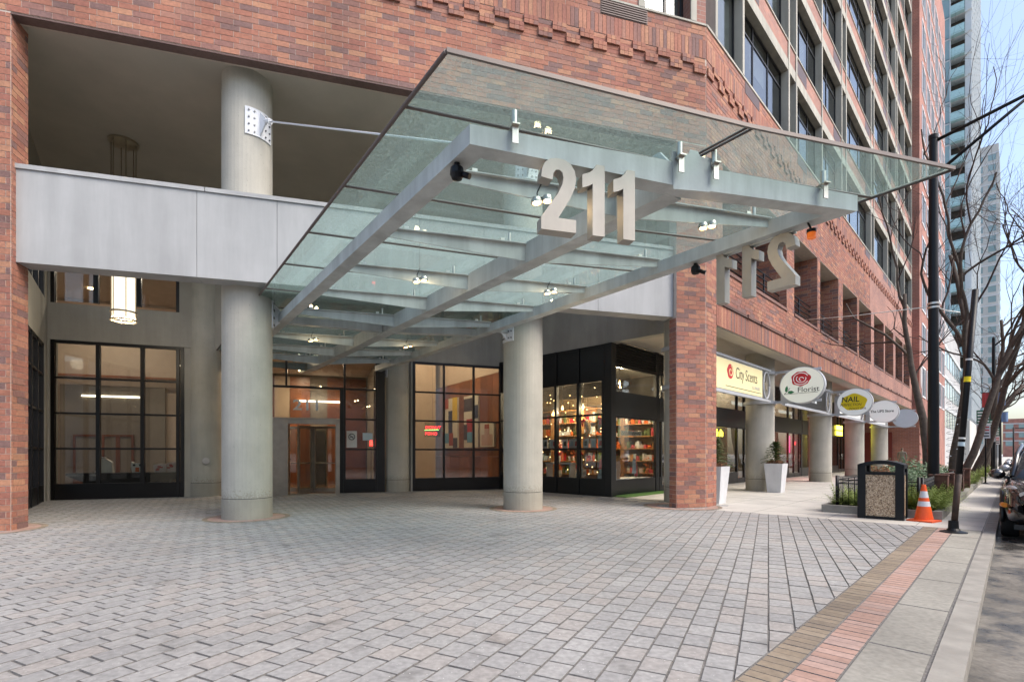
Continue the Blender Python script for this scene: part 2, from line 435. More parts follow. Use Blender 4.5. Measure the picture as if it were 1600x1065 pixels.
# ================================================================ ground
g = MB(); g.quad([(-900, -900, -.135), (900, -900, -.135), (900, 900, -.135), (-900, 900, -.135)])
g.build('ground', M['walk'], kind='structure')
rd = MB(); P = ST.p
rd.quad([P(-60, -40, -.12), P(320, -40, -.12), P(320, -.97, -.12), P(-60, -.97, -.12)])
rd.build('road', M['asphalt'], kind='structure')
# kerb pieces along the gutter
kerb = MB()
k0 = bpy.data.objects.new('kerb', None); COL.objects.link(k0); k0['kind'] = 'structure'
s = -9.0
while s < 150:
    L = 3.05 if s < 40 else 12
    k = MB(); k.box(ST, s + .006, s + L - .006, -.975, -.815, -.13, .0)
    k.build('kerb_stone', M['kerb'], k0); s += L
# drive: sand bed, then stones
drive = MB()
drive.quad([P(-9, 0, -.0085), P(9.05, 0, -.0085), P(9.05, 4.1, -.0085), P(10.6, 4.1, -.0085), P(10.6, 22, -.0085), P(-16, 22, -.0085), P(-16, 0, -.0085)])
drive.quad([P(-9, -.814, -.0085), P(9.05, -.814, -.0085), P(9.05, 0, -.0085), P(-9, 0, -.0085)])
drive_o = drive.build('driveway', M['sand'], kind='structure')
PV = Frame(0, 0, 26.6)
PW, PL = .184, .238
cand = []
corner_cut = [lambda x, y: ST.local(x, y)[1] - .004]
for r in range(-30, 130):
    b0 = r * PW
    for c in range(-20, 130):
        a0 = c * PL + (PL / 2 if r % 2 else 0) + .02 * math.sin(r * 2.1)
        cx, cy, _ = PV.p(a0 + PL / 2, b0 + PW / 2)
        if cy < .6 or cy > 20.5 or cx < -17 or abs(cx) > cy * 1.25 + 2.5: continue
        ss, bb = ST.local(cx, cy)
        if bb < -.15 or ss > 10.7: continue
        if bb < 3.9 and ss > 9.2: continue
        if BW.local(cx, cy)[1] > .3: continue
        g_ = .0045
        poly = [PV.p(a0 + g_, b0 + g_)[:2], PV.p(a0 + PL - g_, b0 + g_)[:2], PV.p(a0 + PL - g_, b0 + PW - g_)[:2], PV.p(a0 + g_, b0 + PW - g_)[:2]]
        jx, jy, ja = random.uniform(-.002, .002), random.uniform(-.002, .002), random.uniform(-.012, .012)
        jp = [(cx + (x_ - cx) * math.cos(ja) - (y_ - cy) * math.sin(ja) + jx, cy + (x_ - cx) * math.sin(ja) + (y_ - cy) * math.cos(ja) + jy) for x_, y_ in poly]; poly = jp
        full = True
        lim = 9.04 if bb < 4.1 else 10.45
        for f in (corner_cut[0], (lambda x, y: lim - ST.local(x, y)[0])):
            if min(f(*p) for p in poly) < 0: full = False; poly = clip(poly, f)
            if len(poly) < 3: break
        if len(poly) < 3: continue
        u = 800 + FPX * cx / cy; v = HOR + FPX * EYE / cy
        vis = -40 < u < 1640 and v < 1085
        cand.append((-(1 / cy ** 3) if (vis and full) else 1, a0, b0, poly))
cand.sort(key=lambda t: t[0])
one = MB(); stone(one, [(0.0045, .0045), (PL - .0045, .0045), (PL - .0045, PW - .0045), (.0045, PW - .0045)], 0.0)
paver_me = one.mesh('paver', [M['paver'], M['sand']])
rest = MB()
for i, (k, a0, b0, poly) in enumerate(cand):
    if i < 300 and k < 0:
        x, y, _ = PV.p(a0, b0)
        link_mesh('paver', paver_me, drive_o, (x, y, random.uniform(-.002, .002)), (random.uniform(-.006, .006), random.uniform(-.006, .006), PV.rotz() + random.uniform(-.012, .012)))
    else:
        stone(rest, poly, random.uniform(-.002, .002))
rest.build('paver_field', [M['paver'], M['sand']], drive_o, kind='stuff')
# border courses along the street and concrete slabs
def strip(name, mat, b0, b1, pitch, s0, s1):
    o = MB(); stone(o, [(.003, .003), (pitch - .003, .003), (pitch - .003, b1 - b0 - .003), (.003, b1 - b0 - .003)], 0.0, .004)
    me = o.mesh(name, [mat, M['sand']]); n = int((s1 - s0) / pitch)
    for i in range(n):
        x, y, _ = ST.p(s1 - (i + 1) * pitch, b0)
        link_mesh(name, me, drive_o, (x, y, random.uniform(-.0015, .0015)), (0, 0, ST.rotz() + random.uniform(-.01, .01)))
strip('tan_brick', M['tan_brick'], -.205, 0, .1045, -5.0, 9.04)
strip('red_brick', M['red_brick'], -.44, -.205, .1045, -5.0, 9.04)
s = 9.04
while s > -7:
    o = MB(); L = 1.32 if s < 8 else 1.1
    stone(o, [ST.p(s - L + .005, -.795)[:2], ST.p(s - .005, -.795)[:2], ST.p(s - .005, -.445)[:2], ST.p(s - L + .005, -.445)[:2]], 0.0, .006, .008)
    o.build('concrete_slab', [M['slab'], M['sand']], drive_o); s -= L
# sidewalk
sw = MB()
sw.quad([P(9.045, -.81, -.006), P(160, -.81, -.006), P(160, 8.2, -.006), P(9.045, 8.2, -.006)])
sw_o = sw.build('sidewalk', M['walk'], kind='structure')
bs = [-.805, .12, 1.6, 3.1, 4.3, 6.1, 7.95]
ss = [9.05, 9.75] + [9.75 + 1.62 * i for i in range(1, 18)]
for i in range(len(ss) - 1):
    for j in range(len(bs) - 1):
        if i == 0 and bs[j] > 4.2: continue
        o = MB(); stone(o, [ST.p(ss[i] + .003, bs[j] + .003)[:2], ST.p(ss[i+1] - .003, bs[j] + .003)[:2], ST.p(ss[i+1] - .003, bs[j+1] - .003)[:2], ST.p(ss[i] + .003, bs[j+1] - .003)[:2]], random.uniform(-.001, .001), .004, .006)
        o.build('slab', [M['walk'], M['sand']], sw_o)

# ================================================================ brick building
bld = thing('brick_building', 'red brick tower with concrete window grid and recessed corner entrance court', 'building', (KX, KY, 0))
HERO = []           # brick candidates that may become single objects: (score, frame, a, b, z, len, wallobj)
BL, BH = .335, .112
def solid_with_holes(mb, fr, a0, a1, b0, b1, z0, z1, holes, mi=0):
    za = sorted({z0, z1, *[h[2] for h in holes], *[h[3] for h in holes]}); za = [z for z in za if z0 <= z <= z1]
    for lo, hi in zip(za[:-1], za[1:]):
        zc = (lo + hi) / 2
        cuts = sorted((max(h[0], a0), min(h[1], a1)) for h in holes if h[2] < zc < h[3] and h[1] > a0 and h[0] < a1)
        x = a0
        for c0, c1 in cuts:
            if c0 > x + 1e-6: mb.box(fr, x, c0, b0, b1, lo, hi, mi)
            x = max(x, c1)
        if x < a1 - 1e-6: mb.box(fr, x, a1, b0, b1, lo, hi, mi)
def laid(mb, fr, a0, a1, z0, z1, b, holes=(), phase=0.0, hero=None, out=-1, jig=.002, L=BL, H=BH, gap=.011, proud=.007, heroes_ok=True):
    """running-bond bricks proud of plane b (towards -b when out=-1)"""
    row = 0; z = z0
    while z < z1 - .02:
        zt = min(z + H, z1); x = a0 - L - (L / 3 if row % 2 else 0) + phase
        while x < a1 - .01:
            xa, xb = max(x, a0), min(x + L, a1); segs = [(xa, xb)] if xb > xa + .03 else []
            for h in holes:
                if h[2] < (z + zt) / 2 < h[3]:
                    ns = []
                    for p, q in segs:
                        if h[1] <= p or h[0] >= q: ns.append((p, q)); continue
                        if h[0] > p: ns.append((p, h[0]))
                        if h[1] < q: ns.append((h[1], q))
                    segs = ns
            for p, q in segs:
                if q - p < .03: continue
                pr = proud + random.uniform(-jig, jig)
                A0, A1, Z0, Z1 = p + gap / 2, q - gap / 2, z + gap / 2, zt - gap / 2
                if hero and abs(q - p - L) < .001 and abs(zt - z - H) < .001:
                    c = fr.p((p + q) / 2, b, (z + zt) / 2); y = c[1]
                    u = 800 + FPX * c[0] / y; v = HOR - FPX * (c[2] - EYE) / y
                    if 0 < u < 1600 and 0 < v < 1065:
                        HERO.append((1 / y ** 2, fr, (p + q) / 2, b, (z + zt) / 2, hero, mb)); continue
                face(mb, fr, A0, A1, Z0, Z1, b, pr * -out * -1 if out < 0 else pr, out)
            x += L
        z += H; row += 1
def face(mb, fr, A0, A1, Z0, Z1, b, pr, out):
    if out < 0: mb.box(fr, A0, A1, b - abs(pr), b + .01, Z0, Z1, faces='flrtd')
    else: mb.box(fr, A0, A1, b - .01, b + abs(pr), Z0, Z1, faces='blrtd')

# --- left brick pier (front face on the chamfer plane, return into the court)
PA = -14.18
lp = MB(); lp.box(CH, -17.6, PA, .0, .47, -.01, 9.4); lp_o = lp.build('left_pier', M['mortar'], bld)
lpb = MB(); laid(lpb, CH, -17.6, PA, 0, 9.04, 0, hero=lp_o)
PR = Frame(*CH.p(PA, 0)[:2], 74.0 - 90.0)         # return face, a runs into the court (+n of CH), outside is -b
laid(lpb, PR, 0.0, .47, 0, 9.04, 0, phase=.15)
# --- right brick pier on the corner
rp = MB()
rp_poly = [CH.p(-.85, 0)[:2], (KX, KY), ST.p(10.15, FAC)[:2], ST.p(10.15, FAC + .35)[:2], CH.p(-.85, .3)[:2]]
rp.prism(rp_poly, -.01, 9.1); rp_o = rp.build('corner_pier', M['mortar'], bld)
rpb = MB()
laid(rpb, CH, -.85, -.006, 0, 9.04, 0, hero=rp_o)
KS = ST.local(KX, KY)[0]
laid(rpb, ST, KS + .006, 10.15, 0, 9.04, FAC, phase=.1)
RS = Frame(*CH.p(-.85, .3)[:2], 74.0 + 90.0)
laid(rpb, RS, 0, .3, 0, 4.7, 0, phase=.12)
# --- chamfer wall above the loggia
cw = MB(); cw.box(CH, -17.6, -.002, .0, .30, 9.07, 12.05); cw.box(CH, -17.6, -.002, .012, .28, 9.045, 9.069)
cw_o = cw.build('chamfer_wall', M['mortar'], bld)
cwb = MB()
laid(cwb, CH, -17.6, -.004, 9.07, 10.82, 0, hero=cw_o)
laid(cwb, CH, -17.6, -.004, 11.69, 12.05, 0, holes=[(-2.9, -1.66, 11.7, 12.1)], phase=.08)
def soldier(mb, fr, a0, a1, z0, z1, b, w=.1016, proud=.012):
    n = int((a1 - a0) / w); w = (a1 - a0) / n
    for i in range(n): mb.box(fr, a0 + i * w + .0045, a0 + (i + 1) * w - .0045, b - proud - random.uniform(0, .003), b + .01, z0 + .0045, z1 - .0045, faces='flrtd')
def checker(mb, fr, a0, a1, z0, b, h=.2, w=.335, deep=.055):
    n = int((a1 - a0) / w); w = (a1 - a0) / n
    for i in range(n):
        for j in range(2):
            on = (i + j) % 2 == 0
            for c in range(2):
                for q in range(3 if on else 1):
                    L = w / (3 if on else 1); x = a0 + i * w + q * L
                    mb.box(fr, x + .003, x + L - .003, b - (deep if on else .008), b + .01, z0 + j * h + c * h / 2 + .004, z0 + j * h + (c + 1) * h / 2 - .004, faces='flrtd')
soldier(cwb, CH, -17.6, -.004, 11.23, 11.69, 0)
checker(cwb, CH, -17.4, -.03, 10.82, 0)
# --- street wall with loggia openings
OPN = [(10.55, 12.55)] + [(x + 10.15, x + 13.15) for x in (2.8, 6.6, 10.0, 13.8, 17.2, 21.0, 24.4, 28.2, 31.6)]
OZ0, OZ1 = 6.27, 9.04
holes = [(a, b, OZ0, OZ1) for a, b in OPN]
WEND = 46.0
sw_ = MB(); solid_with_holes(sw_, ST, KS + .002, WEND, FAC, FAC + .5, 4.68, 12.05, holes)
st_o = sw_.build('street_wall', M['mortar'], bld)
stb = MB()
laid(stb, ST, KS + .006, 30.0, 5.36, 10.82, FAC, holes, hero=None)
laid(stb, ST, KS + .006, 30.0, 11.69, 12.05, FAC, phase=.08)
soldier(stb, ST, KS + .63, 30.0, 4.68, 5.24, FAC)
soldier(stb, ST, KS + .006, 30.0, 11.23, 11.69, FAC)
checker(stb, ST, KS + .03, 45.9, 10.82, FAC)
far = MB(); solid_with_holes(far, ST, 30.0, WEND, FAC - .012, FAC + .01, 4.69, 12.04, holes)
far.build('brick_facing', M['brickfar'], bld)
# ledge strips (recessed reveals with stops) above the soldier course
led = MB(); x = KS + .7
while x < 45.5:
    led.box(ST, x, x + 2.0, FAC - .05, FAC + .0, 5.255, 5.285); led.box(ST, x, x + 2.0, FAC - .04, FAC, 5.30, 5.352); x += 2.0
    led.box(ST, x + .02, x + .18, FAC - .075, FAC, 5.25, 5.355); x += .2
    led.box(ST, x, x + .9, FAC - .05, FAC, 5.255, 5.285); led.box(ST, x, x + .9, FAC - .04, FAC, 5.30, 5.352); x += .9
    led.box(ST, x + .02, x + .18, FAC - .075, FAC, 5.25, 5.355); x += .2
led.build('ledge', M['brick_dark'], bld)
# brick jambs inside the loggia openings
jb = MB()
for a, b in OPN:
    F = Frame(*ST.p(b, FAC)[:2], 44.4 - 90)      # right jamb, seen from the left: outside towards -a of ST
    laid(jb, F, .0, 1.0, OZ0, OZ1, 0.0, out=1, proud=.01)
# loggia rooms behind the openings
lg = MB(); lg.box(ST, KS + .4, WEND, FAC + 1.9, FAC + 2.0, 5.2, 9.3); lg.box(ST, KS + .9, WEND, FAC + .5, FAC + 1.9, 5.9, 6.0); lg.box(ST, KS + .9, WEND, FAC + .5, FAC + 1.9, 9.05, 9.15)
for a, b in OPN: lg.box(ST, b + .012, b + .3, FAC + .5, FAC + 1.9, 6.0, 9.05)
lg.build('loggia_wall', M['conc_warm'], bld)
sil = MB()
for a, b in OPN: sil.box(ST, a + .004, b - .004, FAC - .035, FAC + .5, OZ0 - .09, OZ0)
sil.build('loggia_sill', M['brick_dark'], bld)
for a, b in OPN:
    ra = MB()
    for k in range(5): ra.tube([ST.p(a + .01, FAC + .25, OZ0 + .12 + k * .19), ST.p(b - .01, FAC + .25, OZ0 + .12 + k * .19)], .02, 6)
    ra.box(ST, (a + b) / 2 - .02, (a + b) / 2 + .02, FAC + .23, FAC + .27, OZ0, OZ0 + .9)
    ra.build('loggia_railing', M['black_metal'], bld)
# hero bricks -> single objects, the rest joins its wall's brick mesh
HERO.sort(key=lambda h: -h[0])
bm1 = MB(); bm1.box(WORLD, -BL / 2 + .0055, BL / 2 - .0055, -.007, .01, -BH / 2 + .0055, BH / 2 - .0055, faces='flrtd')
brick_me = bm1.mesh('brick', M['brick'])
for i, (sc, fr, a, b, z, wo, mb) in enumerate(HERO):
    if i < 300: link_mesh('brick', brick_me, wo, fr.p(a, b - random.uniform(-.002, .002), z), (0, 0, fr.rotz()))
    else: face(mb, fr, a - BL / 2 + .0055, a + BL / 2 - .0055, z - BH / 2 + .0055, z + BH / 2 - .0055, b, .007 + random.uniform(-.002, .002), -1)
for nm, mb, par in (('pier_brickwork', lpb, lp_o), ('pier_brickwork', rpb, rp_o), ('brickwork', cwb, cw_o), ('brickwork', stb, st_o), ('jamb_brickwork', jb, st_o)):
    mb.build(nm, M['brick'], par, kind='stuff')
lint = MB(); lint.box(CH, PA + .002, -.86, -.014, .2, 9.02, 9.044); lint.build('lintel', M['brick_dark'], bld)

# --- upper street facade: concrete grid
FINS = [1.8, 5.95, 6.8, 10.2, 13.5, 14.35, 20.1, 20.9, 25.2, 28.2, 28.9, 31.9, 35.55]
NF = 10; Z0, FH = 12.1, 3.36
fin_me = {}
for k in range(NF):
    z = Z0 + FH * k
    b = MB(); b.box(ST, KS + .35, WEND - .1, FAC - .02, FAC + .85, z + 2.34, z + 2.70); b.build('floor_beam', M['conc_frame'], bld)
    b = MB(); b.box(ST, KS + .35, WEND - .1, FAC + .0, FAC + .6, z + 2.702, z + FH - .035); b.build('spandrel', M['brickfar'], bld)
    b = MB(); b.box(ST, KS + .2 if k else KS + .02, WEND - .1, FAC - .03, FAC + .6, z - .034 if k else z - .045, z + .02); b.build('sill_course', M['conc_frame'], bld)
for f in FINS + [KS - 9.7 - .62 + .75]:
    b = MB(); b.box(ST, f + 10.15 - .07, f + 10.15 + .07, FAC - .035, FAC + .75, Z0 + .021, Z0 + FH * NF); b.build('concrete_fin', M['conc_frame'], bld)
bays = [(.15, 1.8), (1.8, 5.95), (5.95, 6.8), (6.8, 10.2), (10.2, 13.5), (13.5, 14.35), (14.35, 20.1), (20.1, 20.9), (20.9, 25.2), (25.2, 28.2), (28.2, 28.9), (28.9, 31.9), (31.9, 35.55)]
M['blind'] = plain('pale_blind', (.60, .60, .58), .8, var=.04)
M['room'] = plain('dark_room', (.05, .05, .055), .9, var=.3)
M['louver'] = plain('bronze_louver', (.075, .035, .028), .5, var=.2)
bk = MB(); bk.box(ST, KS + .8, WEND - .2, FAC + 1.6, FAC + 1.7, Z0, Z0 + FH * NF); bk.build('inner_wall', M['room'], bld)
rnd = random.Random(3)
for i, (x0, x1) in enumerate(bays):
    x0 += 10.15 + .075; x1 += 10.15 - .075; w = x1 - x0
    fm = MB(); y0, y1 = FAC + .20, FAC + .27
    z = Z0 + .021; zt = Z0 + 2.339; zm = z + 1.75
    fm.box(ST, x0, x0 + .05, y0, y1, z, zt); fm.box(ST, x1 - .05, x1, y0, y1, z, zt)
    fm.box(ST, x0 + .05, x1 - .05, y0, y1, z, z + .06); fm.box(ST, x0 + .05, x1 - .05, y0, y1, zt - .06, zt)
    cuts = [x0 + .05]
    if w > 2.0:
        fm.box(ST, x0 + .05, x1 - .05, y0 + .004, y1 - .004, zm, zm + .05)
        n = 3 if w > 3.2 else 2
        for q in range(1, n):
            xm = x0 + w * q / n; fm.box(ST, xm - .025, xm + .025, y0 + .002, y1 - .002, z + .06, zt - .06); cuts += [xm - .025, xm + .025]
    cuts.append(x1 - .05)
    fme = fm.mesh('window_frame', M['black'])
    pms = []
    for q in range(0, len(cuts), 2):
        pm = MB(); pm.box(ST, cuts[q], cuts[q+1], y0 + .025, y0 + .037, z + .06, zt - .06); pms.append((pm.mesh('pane', M['pane_dark']), cuts[q], cuts[q+1]))
    for k in range(NF):
        fo = link_mesh('window', fme, bld, (0, 0, FH * k))
        for pm, c0, c1 in pms:
            link_mesh('pane', pm, fo, (0, 0, FH * k))
            if rnd.random() < .42:
                bl = MB(); bl.box(ST, c0 + .01, c1 - .01, y1 + .05, y1 + .06, z + .06 + (0 if rnd.random() < .5 else rnd.uniform(.2, 1.2)) + FH * k, zt - .06 + FH * k); bl.build('blind', M['blind'], fo)
    # one louvre under the window of the wide bays
    if w > 2.0:
        for k in range(NF):
            lo = MB(); c = x0 + (.1 if i % 2 else w - 1.3); zb = Z0 + FH * k - .56 if k else 11.7
            lo.box(ST, c, c + 1.15, FAC - .016 if k == 0 else FAC - .006, FAC + .02, zb, zb + (.35 if k == 0 else .5)); lo.build('louver', M['louver'], bld)
# --- chamfer front above the band: sill, window, louver, brick
up = MB(); solid_with_holes(up, CH, -17.6, -.002, .0, .5, 12.1, 14.44, [(-7.4, -4.0, 12.1, 14.44), (-1.75, -.45, 12.1, 14.44)]); up.box(CH, -17.6, -.002, .0, .5, 14.8, Z0 + FH * NF)
up.build('upper_wall', M['brickfar'], bld)
b = MB(); b.box(CH, -17.6, -.0, -.03, .5, 12.052, 12.099); b.box(CH, -17.6, .0, -.02, .5, 14.441, 14.799); b.build('sill_course', M['conc_frame'], bld)
for (w0, w1) in ((-7.4, -4.0), (-1.75, -.45)):
    f = MB()
    for q in (w0, w1 - .06, (w0 + w1) / 2 + .1): f.box(CH, q, q + .06, .3, .38, 12.1, 14.44)
    f.box(CH, w0 + .06, w1 - .06, .305, .375, 12.1, 12.16); fo = f.build('window', M['black'], bld)
    f = MB(); f.box(CH, w0 + .06, w1 - .06, .33, .342, 12.16, 14.43); f.build('pane', M['pane_dark'], fo)
    f = MB(); f.box(CH, w0 + .06, w1 - .06, .45, .46, 12.16, 14.43); f.build('blind', M['blind'], fo)
b = MB(); b.box(CH, -2.9, -1.66, -.016, .1, 11.7, 12.05)
for k in range(6): b.box(CH, -2.88, -1.68, -.03, -.017, 11.72 + k * .055, 11.745 + k * .055)
b.build('louver', M['louver'], bld)
for q in (-.45, -1.9, -3.85):
    b = MB(); b.box(CH, q, q + .16, -.035, .45, 12.1, 14.44); b.build('concrete_fin', M['conc_frame'], bld)
# --- projecting brick wing farther along the street
wing = MB(); WB = FAC - .46; WHs = []
for k in range(11):
    z = 5.7 + 3.36 * k
    for x in (47.3, 50.4, 53.5, 56.6, 59.7, 62.8): WHs.append((x, x + 2.2, z, z + 2.4))
solid_with_holes(wing, ST, WEND, 66.0, WB, WB + .5, -.01, 46.0, WHs)
wing.box(ST, WEND, WEND + .3, WB + .501, FAC + 3.59, -.01, 46); wing.build('wing_wall', M['brickfar2'], bld)
M['white_frame'] = plain('white_frame', (.72, .73, .74), .5, var=.04)
wf = MB(); x0, x1, z, zt = 47.3, 49.5, 5.7, 8.1
for (p, q, r, t_) in ((x0, x0 + .12, z, zt), (x1 - .12, x1, z, zt), (x0 + .12, x1 - .12, z, z + .12), (x0 + .12, x1 - .12, zt - .12, zt), ((x0 + x1) / 2 - .05, (x0 + x1) / 2 + .05, z + .12, zt - .12)): wf.box(ST, p, q, WB - .05, WB + .12, r, t_)
wme = wf.mesh('window_frame', M['white_frame'])
wp = MB(); wp.box(ST, x0 + .12, x1 - .12, WB - .01, WB + .002, z + .12, zt - .12); wpm = wp.mesh('pane', M['pane_dark'])
for h in WHs:
    d = Vector(ST.p(h[0], 0, h[2])) - Vector(ST.p(x0, 0, z))
    fo = link_mesh('window', wme, bld, d); link_mesh('pane', wpm, fo, d)
b = MB(); b.box(ST, WEND + .3, 66, WB + .55, WB + .6, .1, 46); b.build('inner_wall', M['blind'], bld)
rw = MB(); c = Vector(ST.p(46.75, WB, 7.3)); ux = Vector((*ST.d, 0)); out = -Vector((*ST.n, 0))
ol = [(.28 * math.cos(t * math.pi / 12), 1.0 * math.sin(t * math.pi / 12)) for t in range(24)]
rw.extrude(ol, c + out * .03, ux, (0, 0, 1), -out * .02); rw.build('round_window', M['blind'], bld)
for k in range(5):
    b = MB(); b.box(ST, WEND - .001, WEND + .0, WB + .05, WB + .9, .6, .7); b = MB(); b.box(ST, WEND + .02, WEND + 1.1, WB - .05, WB, .55 + k * .75, .62 + k * .75); b.build('ledge', M['brickfar2'], bld)
# ================================================================ entrance court
CEIL = 9.15
def column(x, y, ztop, label=None, base=.42, ring=True):
    c = MB(); c.cyl(x, y, base + .012, ztop, .48, n=40, caps=False); o = c.build('column', M['concrete'], bld)
    j = MB(); j.cyl(x, y, base, base + .012, .472, n=40, caps=False); j.build('joint', M['joint'], o)
    b = MB(); b.cyl(x, y, -.02, base, .482, n=40); b.build('column_base', M['concrete'], o)
    return o
FCOL = [(-5.58, 10.80), (.27, 12.55)]
BCOL = [BW.p(3.95, .30)[:2], BW.p(9.95, .30)[:2]]
for x, y in FCOL: column(x, y, CEIL + .05)
for x, y in BCOL: column(x, y, CEIL)
ACOL = [ST.p(s, 5.45)[:2] for s in (10.5, 16.7, 24.9, 32.3, 40.1)]
for x, y in ACOL: column(x, y, 5.0)
# brick rings in the paving round the front columns and piers
for x, y in FCOL + [CH.p(-.45, .35)[:2], CH.p(-14.8, .2)[:2]]:
    r0 = .49 if (x, y) in FCOL else .62
    rg = MB(); n = 34
    for i in range(n):
        t0, t1 = 2 * math.pi * (i + .04) / n, 2 * math.pi * (i + .96) / n
        q = lambda r, t: (x + r * math.cos(t), y + r * math.sin(t), .005)
        rg.quad([q(r0, t0), q(r0 + .24, t0), q(r0 + .24, t1), q(r0, t1)])
    rg.build('red_ring', M['red_brick'], drive_o, kind='stuff')
    rg = MB(); n = 22; r0 += .245
    for i in range(n):
        t0, t1 = 2 * math.pi * (i + .02) / n, 2 * math.pi * (i + .98) / n
        rg.quad([q(r0, t0), q(r0 + .1, t0), q(r0 + .1, t1), q(r0, t1)])
    rg.build('tan_ring', M['tan_brick'], drive_o, kind='stuff')
# parapet band across the court mouth: panels with open joints, cap
par = MB(); par.box(CH, PA + .003, -.855, .14, .50, 4.745, 6.39); par_o = par.build('parapet', M['joint'], bld)
cuts = [PA + .003, -11.34, -9.92, -7.1, -5.68, -2.9, -.86]
us = [27, 307, 433, 560]
for p, q in zip(cuts[:-1], cuts[1:]):
    b = MB(); b.box(CH, p + .004, q - .004, .12, .52, 4.74, 6.392); b.build('panel', M['parapet'], par_o)
cap = MB()
for p, q in ((PA + .003, -11.2), (-11.19, -7.2), (-7.19, -3.2), (-3.19, -.86)): cap.box(CH, p, q - .006, .09, .56, 6.395, 6.475)
cap.build('cap', M['parapet'], par_o)
# ceilings and walls above the shop
cl = MB(); cl.prism([CH.p(-19, .29)[:2], CH.p(-.3, .29)[:2], ST.p(12, FAC + .55)[:2], ST.p(12, 14.5)[:2], CH.p(-22, 10)[:2]], CEIL, CEIL + .1); cl.build('court_ceiling', M['ceiling'], bld)
cl = MB(); cl.box(ST, 10.52, WEND, FAC + .5, 7.92, 4.95, 5.05); cl.box(ST, KS + .64, WEND, FAC + .02, FAC + .5, 4.66, 4.679); cl.build('arcade_ceiling', M['ceiling'], bld)
ws = MB(); ws.box(ST, 10.47, 10.78, 4.66, 7.90, 4.80, CEIL); ws.box(ST, 10.45, 10.78, 7.90, 12.9, 4.79, CEIL); ws.build('shop_fascia', M['conc_warm'], bld)

# ---------------------------------------------------------------- glazed screens
ROWS = [.47, 1.49, 2.52, 3.55, 4.55]
def screen(fr, a0, a1, cols, rows=ROWS, kick=True, b=0.0, name='lobby_window', pane='pane', skip=(), mid=.05, edge=.09, ztop=None):
    """steel-framed window wall: frame mesh with one pane object per light; outside is -b"""
    zt = rows[-1]
    f = MB(); w = (a1 - a0)
    f.box(fr, a0, a0 + edge, b - .05, b + .07, .0, zt + .08); f.box(fr, a1 - edge, a1, b - .05, b + .07, .0, zt + .08)
    f.box(fr, a0 + edge, a1 - edge, b - .048, b + .068, zt, zt + .08)
    xs = [a0 + edge] + cols + [a1 - edge]
    for c in cols: f.box(fr, c - mid, c + mid, b - .045, b + .065, rows[0], zt)
    for i in range(len(xs) - 1):
        p = xs[i] + (mid if i else 0); q = xs[i+1] - (mid if i < len(xs) - 2 else 0)
        for r in rows[1:-1]: f.box(fr, p, q, b - .03, b + .05, r - .028, r + .028)
    o = f.build(name, M['black'], bld)
    if kick:
        k = MB(); k.box(fr, a0 + edge, a1 - edge, b - .03, b + .05, .0, rows[0]); k.build('kick_plate', M['black_panel'], o)
        k = MB(); k.box(fr, a0 + edge, a1 - edge, b - .06, b - .031, rows[0] - .05, rows[0] - .002); k.build('sill', M['black'], o)
    for i in range(len(xs) - 1):
        p = xs[i] + (mid if i else 0); q = xs[i+1] - (mid if i < len(xs) - 2 else 0)
        for j in range(len(rows) - 1):
            if (i, j) in skip: continue
            z0 = rows[j] + (.028 if j else 0); z1 = rows[j+1] - (.028 if j < len(rows) - 2 else 0)
            g = MB(); g.box(fr, p, q, b + .004, b + .016, z0, z1); g.build('pane', M[pane], o)
    return o
w1 = screen(BW, .10, 3.42, [1.22, 2.33])
w3 = screen(BW, 10.47, 13.82, [11.60, 12.72], mid=.035)
# window wall beside and over the revolving door
wdr = screen(BW, 8.12, 9.25, [], edge=.07)
bp = MB(); bp.box(BW, 9.252, 9.50, -.06, .09, 0, 4.75); bp.build('post', M['black'], bld)
f = MB(); f.box(BW, 4.45, 8.118, -.045, .065, 3.52, 3.59); f.box(BW, 4.45, 8.118, -.045, .065, 4.55, 4.64); f.box(BW, 8.0, 8.118, -.044, .064, 0, 3.52); f.box(BW, 6.3, 6.36, -.04, .06, 3.59, 4.55); tr = f.build('transom', M['black'], bld)
for p, q, r, t_ in ((4.45, 6.3, 3.59, 4.55), (6.36, 8.118, 3.59, 4.55), (4.45, 8.0, 2.50, 3.52)):
    g = MB(); g.box(BW, p, q, .004, .016, r, t_); g.build('pane', M['pane'], tr)
# concrete between screens, and above them
cw2 = MB()
cw2.box(BW, -.5, .098, -.10, .4, 0, 4.63); cw2.box(BW, 3.425, 3.60, -.02, .3, 0, 4.63)
cw2.box(BW, 10.40, 10.465, -.02, .3, 0, 4.63); cw2.box(BW, 13.825, 14.6, -.02, .3, 0, 4.63)
cw2.box(BW, -.5, 14.6, -.06, .35, 4.635, 5.70); cw2.box(BW, 3.3, 14.6, -.055, .345, 5.702, CEIL); cw2.box(BW, -.5, .10, -.055, .345, 5.702, CEIL)
cw2.box(BW, .10, 3.3, -.055, .345, 7.4, CEIL)
cw2.build('court_wall', M['conc_warm'], bld)
upw = screen(BW, .10, 3.30, [1.17, 2.24], rows=[5.78, 7.32], kick=False, name='upper_window', mid=.06)
